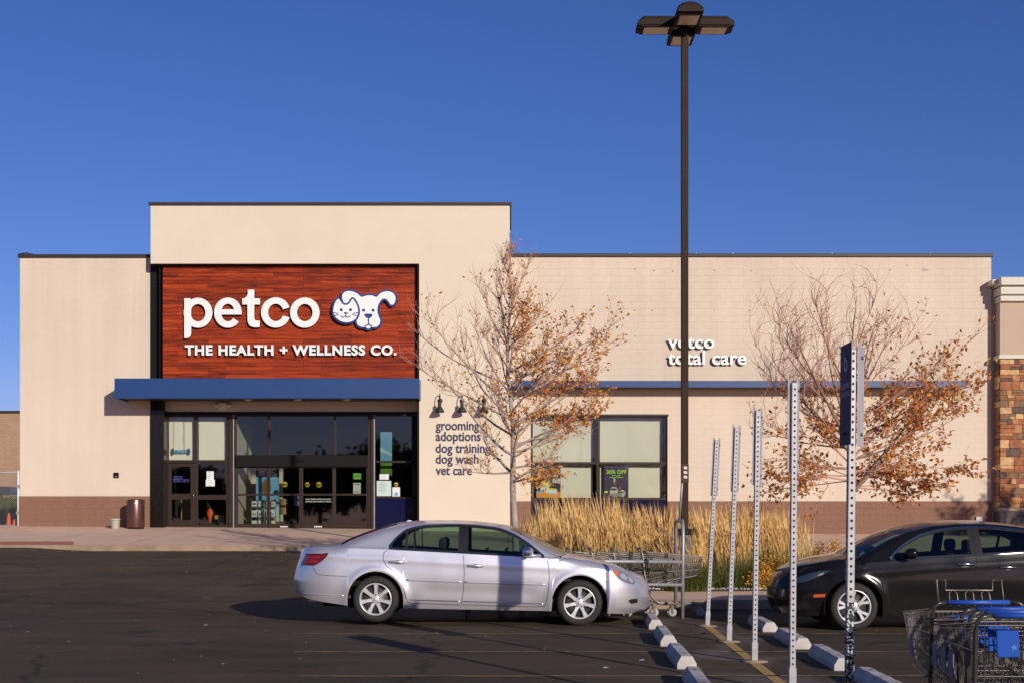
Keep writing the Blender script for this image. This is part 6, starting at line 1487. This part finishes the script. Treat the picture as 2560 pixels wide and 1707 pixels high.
# tree standing outside the frame on the right; its shadow falls on the corner of the wall
r = random.Random(9)
t3 = empty('leafy_tree', (20.9, 29.6, zs(20, 29.6)), 'leafy tree outside the frame at the right whose shadow reaches the wall corner', 'tree')
limbs = [(Vector((0, 0, 1.6+.08*k)), Vector((cos(k*2.4), sin(k*2.4), r.uniform(.3, 1.1))), r.uniform(1.4, 2.3), .03, .1) for k in range(34)]
make_tree(t3, 6, [(Vector((0, 0, z)), .11*(1-z/6)+.01) for z in (0, .5, 1, 2, 3, 4, 5)], limbs, r, lambda p, q: q.choice([3, 4, 5]), lambda p, q: (1, .1), M['bark'], M['twig'], M['brownleaf'], 9, 4, 1, .13)

# ---------------------------------------------------------------- feather reed grass
M['strawstalk'] = leafmat('straw stalks', [(.62, .38, .11), (.78, .50, .16), (.84, .58, .22), (.52, .30, .09)])
M['plume'] = leafmat('tan seed heads', [(.78, .48, .15), (.90, .62, .22), (.92, .68, .30), (.68, .38, .12)])
M['lowstalk'] = leafmat('olive stalks', [(.20, .17, .045), (.34, .23, .07), (.14, .14, .03), (.42, .27, .09)])
M['blade'] = leafmat('green blades', [(.05, .09, .012), (.09, .13, .018), (.15, .17, .025), (.04, .065, .01), (.24, .18, .04)])
def blade(mb, p, lean, L_, wd, m, r, droop=.6, n=4):
    d = Vector((lean[0], lean[1], 1)).normalized(); s = Vector((r.gauss(0, 1), r.gauss(0, .5), 0)).normalized()*wd; vs = []; q = Vector(p)
    for i in range(n+1):
        t = i/n; k = (1-t)**.6; vs += [q+s*k, q-s*k]
        d = (d+Vector((lean[0]*droop, lean[1]*droop, -droop*.28*t))).normalized(); q = q+d*L_/n
    mb.add(vs, [(2*i, 2*i+2, 2*i+3, 2*i+1) for i in range(n)], m, True)
def reed_mass(name, lab, spots, seed, hscale=1.0):
    r = random.Random(seed); st, pl, bl = MB(), MB(), MB()
    for (x, y, rad, hh) in spots:
        z = zs(x, y)
        for k in range(int(58*rad/.3)):
            a = r.uniform(0, 2*pi); q = rad*sqrt(r.random())*.42; p = (x+q*cos(a), y+q*sin(a), z)
            ln = (cos(a)*q*.75+r.gauss(.0, .04), sin(a)*q*.7+r.gauss(0, .04)); L_ = hh*r.choice([r.uniform(.62, .9), r.uniform(.85, 1.12)])
            d = Vector((ln[0], ln[1], 1)).normalized(); cu = Vector((r.gauss(-.03, .03), r.gauss(0, .03), 0)); wd = .0026
            P0 = Vector(p); P1 = P0+d*L_*.5; P2 = P0+d*L_*.74+cu*.5; s = Vector((wd, 0, 0))
            st.add([P0+s, P0-s, P1-s, P1+s, P2-s*.7, P2+s*.7], [(3, 2, 4, 5)], M['strawstalk']); st.add([P0+s, P0-s, P1-s, P1+s], [(0, 1, 2, 3)], M['lowstalk'])
            # seed head: slim spindle, three sided
            P3 = P2+(d*L_*.2+cu*1.3)*.55; P4 = P2+(d*L_*.26+cu*1.6); pw = r.uniform(.006, .012); vs = [P2]
            for j in range(3): aa = 2*pi*j/3+k; vs.append(P2.lerp(P3, .5)+Vector((cos(aa)*pw, sin(aa)*pw, 0)))
            for j in range(3): aa = 2*pi*j/3+k; vs.append(P3+Vector((cos(aa)*pw*.8, sin(aa)*pw*.8, 0)))
            vs.append(P4)
            pl.add(vs, [(0, 1, 2), (0, 2, 3), (0, 3, 1), (1, 4, 5, 2), (2, 5, 6, 3), (3, 6, 4, 1), (4, 7, 5), (5, 7, 6), (6, 7, 4)], M['plume'])
        for k in range(int(230*rad/.3)):
            a = r.uniform(0, 2*pi); q = rad*sqrt(r.random())*.6; p = (x+q*cos(a), y+q*sin(a), z)
            blade(bl, p, (cos(a)*r.uniform(.05, .5), sin(a)*r.uniform(.05, .5)), r.uniform(.45, .95)*hh*.70, r.uniform(.004, .008), M['blade'], r)
    e = empty(name, (0, 0, 0), lab, 'grass'); bpy.data.objects.remove(e)
    mb = MB()
    for q in (st, pl, bl):
        for mi, mm in enumerate(q.ms): pass
        o = len(mb.v); mb.v += q.v; k = [mb._m(m) for m in q.ms]; mb.f += [[i+o for i in f] for f in q.f]; mb.mi += [k[i] for i in q.mi]; mb.sm += q.sm
    o = mb.build(name, fixn=False); tag(o, lab, 'grass', kind='stuff'); return o
r = random.Random(2)
sp1 = []
for i in range(9):
    for j in range(4):
        x = lerp(.42, 2.72, i/8)+r.uniform(-.10, .10); y = 24.3+j*.85+r.uniform(-.2, .2); sp1.append((x, y, r.uniform(.24, .34), r.uniform(1.22, 1.52) if i else 1.1))
reed_mass('ornamental_grass', 'mass of tall straw coloured plume grass in front of the display window', sp1, 21)
sp2 = []
for i in range(9):
    for j in range(4):
        x = lerp(3.35, 5.15, i/8)+r.uniform(-.1, .1); y = 24.1+j*.85+r.uniform(-.2, .2); sp2.append((x, y, r.uniform(.24, .34), r.uniform(1.12, 1.40)))
for x, y in ((2.72, 23.75), (2.86, 23.62), (3.22, 23.62), (3.3, 23.7), (3.08, 23.58), (2.97, 23.58), (3.3, 24.2)): sp2.append((x, y, .26, 1.0))
reed_mass('ornamental_grass', 'mass of straw plume grass with green base behind the row of steel posts', sp2, 22)
# small shrubs turning orange
M['shrubleaf'] = leafmat('orange shrub leaves', [(.75, .30, .04), (.85, .50, .06), (.65, .45, .06), (.85, .36, .07), (.45, .36, .06)])
def shrub(x, y, rx, rz, lab, seed, n=1500):
    r = random.Random(seed); e = empty('autumn_shrub', (x, y, zs(x, y)), lab, 'shrub', 'orange and yellow shrubs in the bed'); st, lf = MB(), MB()
    for k in range(60):
        a = r.uniform(0, 2*pi); b_ = r.uniform(.2, 1.5); p1 = Vector((cos(a)*cos(b_)*rx, sin(a)*cos(b_)*rx*.8, sin(b_)*rz))*r.uniform(.6, 1)
        st.tube([(0, 0, 0), p1*.5+Vector((0, 0, .06)), p1], [.006, .004, .002], M['branch2'], 4, cap=False)
        for _ in range(n//60): leaf(lf, p1*r.uniform(.5, 1.12)+Vector((r.gauss(0, .05), r.gauss(0, .05), r.gauss(0, .04))), Vector((cos(a), sin(a), .6)), r.uniform(.03, .055), M['shrubleaf'], r)
    st.build('stems', e)['kind'] = 'stuff'; lf.build('leaves', e, fixn=False)['kind'] = 'stuff'
SY1 = 24.0
shrub(X(1932, SY1), SY1, .42, .62, 'larger yellow-orange shrub between the grass and the black car nose', 31, 2400)
shrub(X(1900, 23.8), 23.8, .25, .42, 'small yellow shrub pressed against the green grass base', 36, 900)
shrub(X(2040, 26.2), 26.2, .34, .66, 'orange shrub seen above the black car bonnet, left one', 32); shrub(X(2088, 26.5), 26.5, .36, .74, 'red-orange shrub seen above the black car bonnet beside the nearest post', 33)
# low green growth along the bed edge
mb = MB(); r = random.Random(44)
for k in range(2600):
    x = r.uniform(.2, 5.3); y = 23.75+abs(r.gauss(0, .35)); blade(mb, (x, y, zs(x, y)), (r.gauss(0, .35), r.gauss(-.15, .25)), r.uniform(.12, .42), r.uniform(.003, .007), M['blade'], r, n=3)
tag(mb.build('ground_grass', fixn=False), 'short green tufts spilling over the front edge of the planting bed', 'grass', kind='stuff')
# loose stones in the bed
mb = MB(); r = random.Random(45)
for k in range(1100):
    x = r.uniform(.0, 6.5); y = 23.6+r.random()**2*1.2; s_ = r.uniform(.012, .035); z = zs(x, y)+.03
    vs = [(x+s_*cos(2*pi*j/6)*r.uniform(.7, 1.2), y+s_*sin(2*pi*j/6)*r.uniform(.7, 1.2), z) for j in range(6)]+[(x+s_*.4*cos(2*pi*j/3), y+s_*.4*sin(2*pi*j/3), z+s_*.7) for j in range(3)]
    mb.add(vs, [(0, 1, 6), (1, 2, 7, 6), (2, 3, 7), (3, 4, 8, 7), (4, 5, 8), (5, 0, 6, 8), (6, 7, 8)], M['stop'])
tag(mb.build('gravel', fixn=False), 'pale pebbles along the front edge of the planting bed', 'gravel', kind='stuff')
# fallen leaves and litter on the asphalt, thicker along the kerb
mb = MB(); r = random.Random(46)
for k in range(430):
    t = r.random()
    if t < .40: x, y = r.uniform(-12, -4.5), KY-.08-abs(r.gauss(0, .08))
    elif t < .55: x, y = r.uniform(-.5, 3), 21.8-abs(r.gauss(0, .25))
    else: x, y = r.uniform(-9, 5), r.uniform(9, 31)
    s_ = r.uniform(.010, .026); z = g(x, y)+.008; a = r.uniform(0, 6.28)
    vs = [(x+s_*cos(a+j*1.26)*r.uniform(.5, 1.2), y+s_*sin(a+j*1.26)*r.uniform(.5, 1.2), z+r.uniform(0, .014)) for j in range(5)]
    mb.add(vs, [(0, 1, 2, 3, 4)], M['goldleaf'])
tag(mb.build('fallen_leaves', fixn=False), 'fallen golden leaves scattered on the asphalt and along the kerb', 'leaves', kind='stuff')
# paper scraps
for k, (px, py, lab) in enumerate(((515, 1563, 'small white paper scrap lying alone on the open asphalt'), (1606, 1651, 'white paper scrap on the asphalt left of the wheel stops'), (1515, 1670, 'crumpled pale scrap on the asphalt below the silver car front'))):
    y = 3374*1.45/(py-1301); e = empty('paper_scrap', (X(px, y), y, .006), lab, 'litter')
    rr = random.Random(k); MB().add([(rr.uniform(-.04, -.02), -.01, 0), (rr.uniform(.01, .03), -.014, .006), (.03, .01, .004), (0, .018, .01), (-.03, .008, .004)], [(0, 1, 2, 3, 4)], M['paper']).build('sheet', e)

# ---------------------------------------------------------------- far left background
FYB = 110
far = empty('far_building', (X(-300, FYB), FYB, 1.3), 'distant tan brick building behind the fence at the left edge', 'building')
M['verge'] = mat('dry verge', (.16, .13, .05), .95, bump=(8, .8, .05), vary=(.8, .4))
tanb = blockmat('tan brick', (.42, .27, .17), .6, .22, .01, tone=.14, joint=.8)
part(MB().box(X(-900, FYB), X(120, FYB), FYB, FYB+20, .8, Z(1032, FYB), tanb), 'wall', far)
part(MB().bbox(X(-900, FYB)-.1, X(120, FYB)+.1, FYB-.1, FYB+20, Z(1032, FYB), Z(1026, FYB), M['cap'], .02), 'parapet_cap', far)
def bank(y): return lerp(g(0, 46)-.05, 2.85, sm((y-46)/50)) if y < 96 else 2.85
mb = MB(); mb.grid(lambda u, v: (lerp(-120, -8, u), lerp(46, 109.5, v), bank(lerp(46, 109.5, v))+.05*sin(u*90)*sin(v*33)), 60, 40, M['verge'])
tag(mb.build('grass_bank', fixn=False), kind='structure')
mb = MB(); r = random.Random(8)
for k in range(9000):
    x, y = r.uniform(-40, -16), r.uniform(47, 96); blade(mb, (x, y, bank(y)), (r.gauss(0, .2), r.gauss(0, .2)), r.uniform(.2, .55), .03, M['blade'], r, n=2)
tag(mb.build('rough_grass', fixn=False), 'rough grass verge beyond the fence at the left edge', 'grass', kind='stuff')
# pickup truck far left
PYT = 99
pk = empty('pickup_truck', (X(38, PYT)-2.75, PYT, 2.82), 'dark grey pickup truck beyond the fence at the left edge, mostly outside the frame', 'pickup truck')
gp = mat('dark grey truck paint', (.07, .075, .085), .3, metal=.4, coat=.5)
prof_ = [(-2.7, .5), (2.65, .5), (2.72, .62), (2.70, 1.12), (.72, 1.14), (.62, 1.78), (-.6, 1.82), (-1.1, 1.22), (-2.5, 1.12), (-2.75, .9)]
bm = bmesh.new(); vs = [bm.verts.new((a, -.95, b_)) for a, b_ in prof_]; f = bm.faces.new(vs); ex = bmesh.ops.extrude_face_region(bm, geom=[f]); bmesh.ops.translate(bm, vec=(0, 1.9, 0), verts=[v for v in ex['geom'] if isinstance(v, bmesh.types.BMVert)])
bmesh.ops.bevel(bm, geom=bm.edges[:], offset=.05, segments=2, affect='EDGES'); bm.verts.index_update()
MB().add([v.co[:] for v in bm.verts], [[v.index for v in f.verts] for f in bm.faces], gp).build('body', pk); bm.free()
MB().bbox(2.60, 2.74, -.955, -.80, .85, 1.05, M['taillight'], .02).build('tail_lamp', pk); MB().bbox(2.66, 2.85, -.9, .9, .42, .56, M['chrome'], .03).build('bumper', pk)
MB().add([(.55, -.956, 1.70), (-.5, -.956, 1.73), (-.9, -.956, 1.25), (.62, -.956, 1.22)], [(0, 1, 2, 3)], M['dglass']).build('side_window', pk)
for x in (1.75, -1.75):
    w_ = MB().lathe([(.2, -.99), (.36, -.99), (.40, -.96), (.40, -.78), (.0, -.78)], M['rubber'], 28, 'y', (x, 0, .40)).lathe([(0, -.985), (.2, -.992), (.22, -.96)], M['rim'], 20, 'y', (x, 0, .40)).build('wheel', pk)
# fence pole, chain link and cones
fy = 41.38; fx0 = X(46, fy)
fe = empty('chain_link_fence', (fx0, fy, 1.15), 'chain-link fence panel with a pale pole beside the left building corner', 'fence')
gzf = g(fx0, fy)
part(MB().tube([(fx0, fy, gzf), (fx0, fy, Z(1176, fy))], .035, M['paper'], 10).lathe([(.04, 0), (.04, .03), (0, .06)], M['steel'], 10, c=(fx0, fy, Z(1176, fy))), 'post', fe)
part(MB().tube([(fx0, fy, Z(1179, fy)), (fx0-3.6, fy+1, Z(1181, fy))], .022, M['steel'], 8), 'top_rail', fe)
for zz in (1215, 1281): part(MB().bbox(fx0-.06, fx0+.05, fy-.05, fy+.05, Z(zz, fy)-.05, Z(zz, fy)+.05, M['steel'], .01), 'clamp', fe)
mb = MB(); zt3 = Z(1181, fy); d_ = .075
n_ = int(3.6/d_)
for k in range(-int((zt3-gzf)/d_), n_+1):
    for s_ in (1, -1):
        a0, b0 = k*d_, gzf; hgt_ = zt3-gzf
        x_a, x_b = (a0, a0+hgt_) if s_ > 0 else (a0+hgt_, a0); za, zb2 = gzf, zt3
        def clip(xa, za, xb, zb_):
            t0, t1 = 0, 1
            for lim, sg in ((0, 1), (3.6, -1)):
                fa, fb = sg*(xa-lim), sg*(xb-lim)
                if fa < 0 and fb < 0: return None
                if fa < 0: t0 = max(t0, fa/(fa-fb))
                elif fb < 0: t1 = min(t1, fa/(fa-fb))
            return (xa+(xb-xa)*t0, za+(zb_-za)*t0, xa+(xb-xa)*t1, za+(zb_-za)*t1) if t1 > t0 else None
        c_ = clip(x_a, za, x_b, zb2)
        if c_: mb.tube([(fx0-c_[0], fy+c_[0]/3.6, c_[1]), (fx0-c_[2], fy+c_[2]/3.6, c_[3])], .0028, M['steel'], 3, cap=False)
part(mb, 'mesh', fe)
for k, (px, y, h_, lab) in enumerate(((22, 42.3, .74, 'taller orange traffic cone behind the fence at the left edge'), (36, 41.75, .55, 'shorter orange traffic cone next to the fence pole'))):
    e = empty('traffic_cone', (X(px, y), y, g(-17, y)), lab, 'traffic cone', 'orange traffic cones behind the fence')
    MB().lathe([(.15, .03), (.135, .06), (.035, h_-.02), (.02, h_), (0, h_)], M['orange'], 24).build('cone', e); MB().bbox(-.18, .18, -.18, .18, 0, .03, M['orange'], .01).build('base', e)
# trees and a hedge line across the road behind the viewer: only their mirror image shows in the shop glass
r = random.Random(77)
for k, (x, y, hh, rw) in enumerate(((-34, -58, 4.4, 3.2), (-27, -61, 3.6, 3.4), (-20, -57, 5.2, 3.6), (-13.5, -60, 6.2, 3.8), (-6, -59, 4.2, 3.6), (1, -62, 3.8, 3.5), (9, -60, 5.0, 3.4), (-41, -60, 4.8, 3.4))):
    hh *= 1.75; rw *= 1.45; e = empty('roadside_tree', (x, y, g(x, y)), f'{["broad", "low", "round", "tallest round", "squat", "lowest", "mid-sized", "spreading"][k]} dark tree across the road, mirrored in the entrance glass', 'tree', 'trees mirrored in the shop glass')
    MB().tube([(0, 0, 0), (.1, 0, hh*.4), (0, .1, hh*.8)], [.22, .17, .05], M['branch2'], 8).build('trunk', e)
    lf = MB()
    for q in range(110):
        a = r.uniform(0, 6.28); u = sqrt(r.random()); c0 = Vector((cos(a)*u*rw*.8, sin(a)*u*rw*.8, hh*r.uniform(.35, .95)*(1-.25*u))); 
        for _ in range(26):
            p_ = c0+Vector((r.gauss(0, .6), r.gauss(0, .6), r.gauss(0, .5))); d1 = Vector((r.gauss(0, 1), r.gauss(0, 1), r.gauss(0, 1))).normalized()*.38; d2 = d1.orthogonal().normalized()*.26
            lf.add([p_-d1, p_+d2, p_+d1, p_-d2], [(0, 1, 2, 3)], M['greenleaf'])
    lf.build('crown', e, fixn=False)
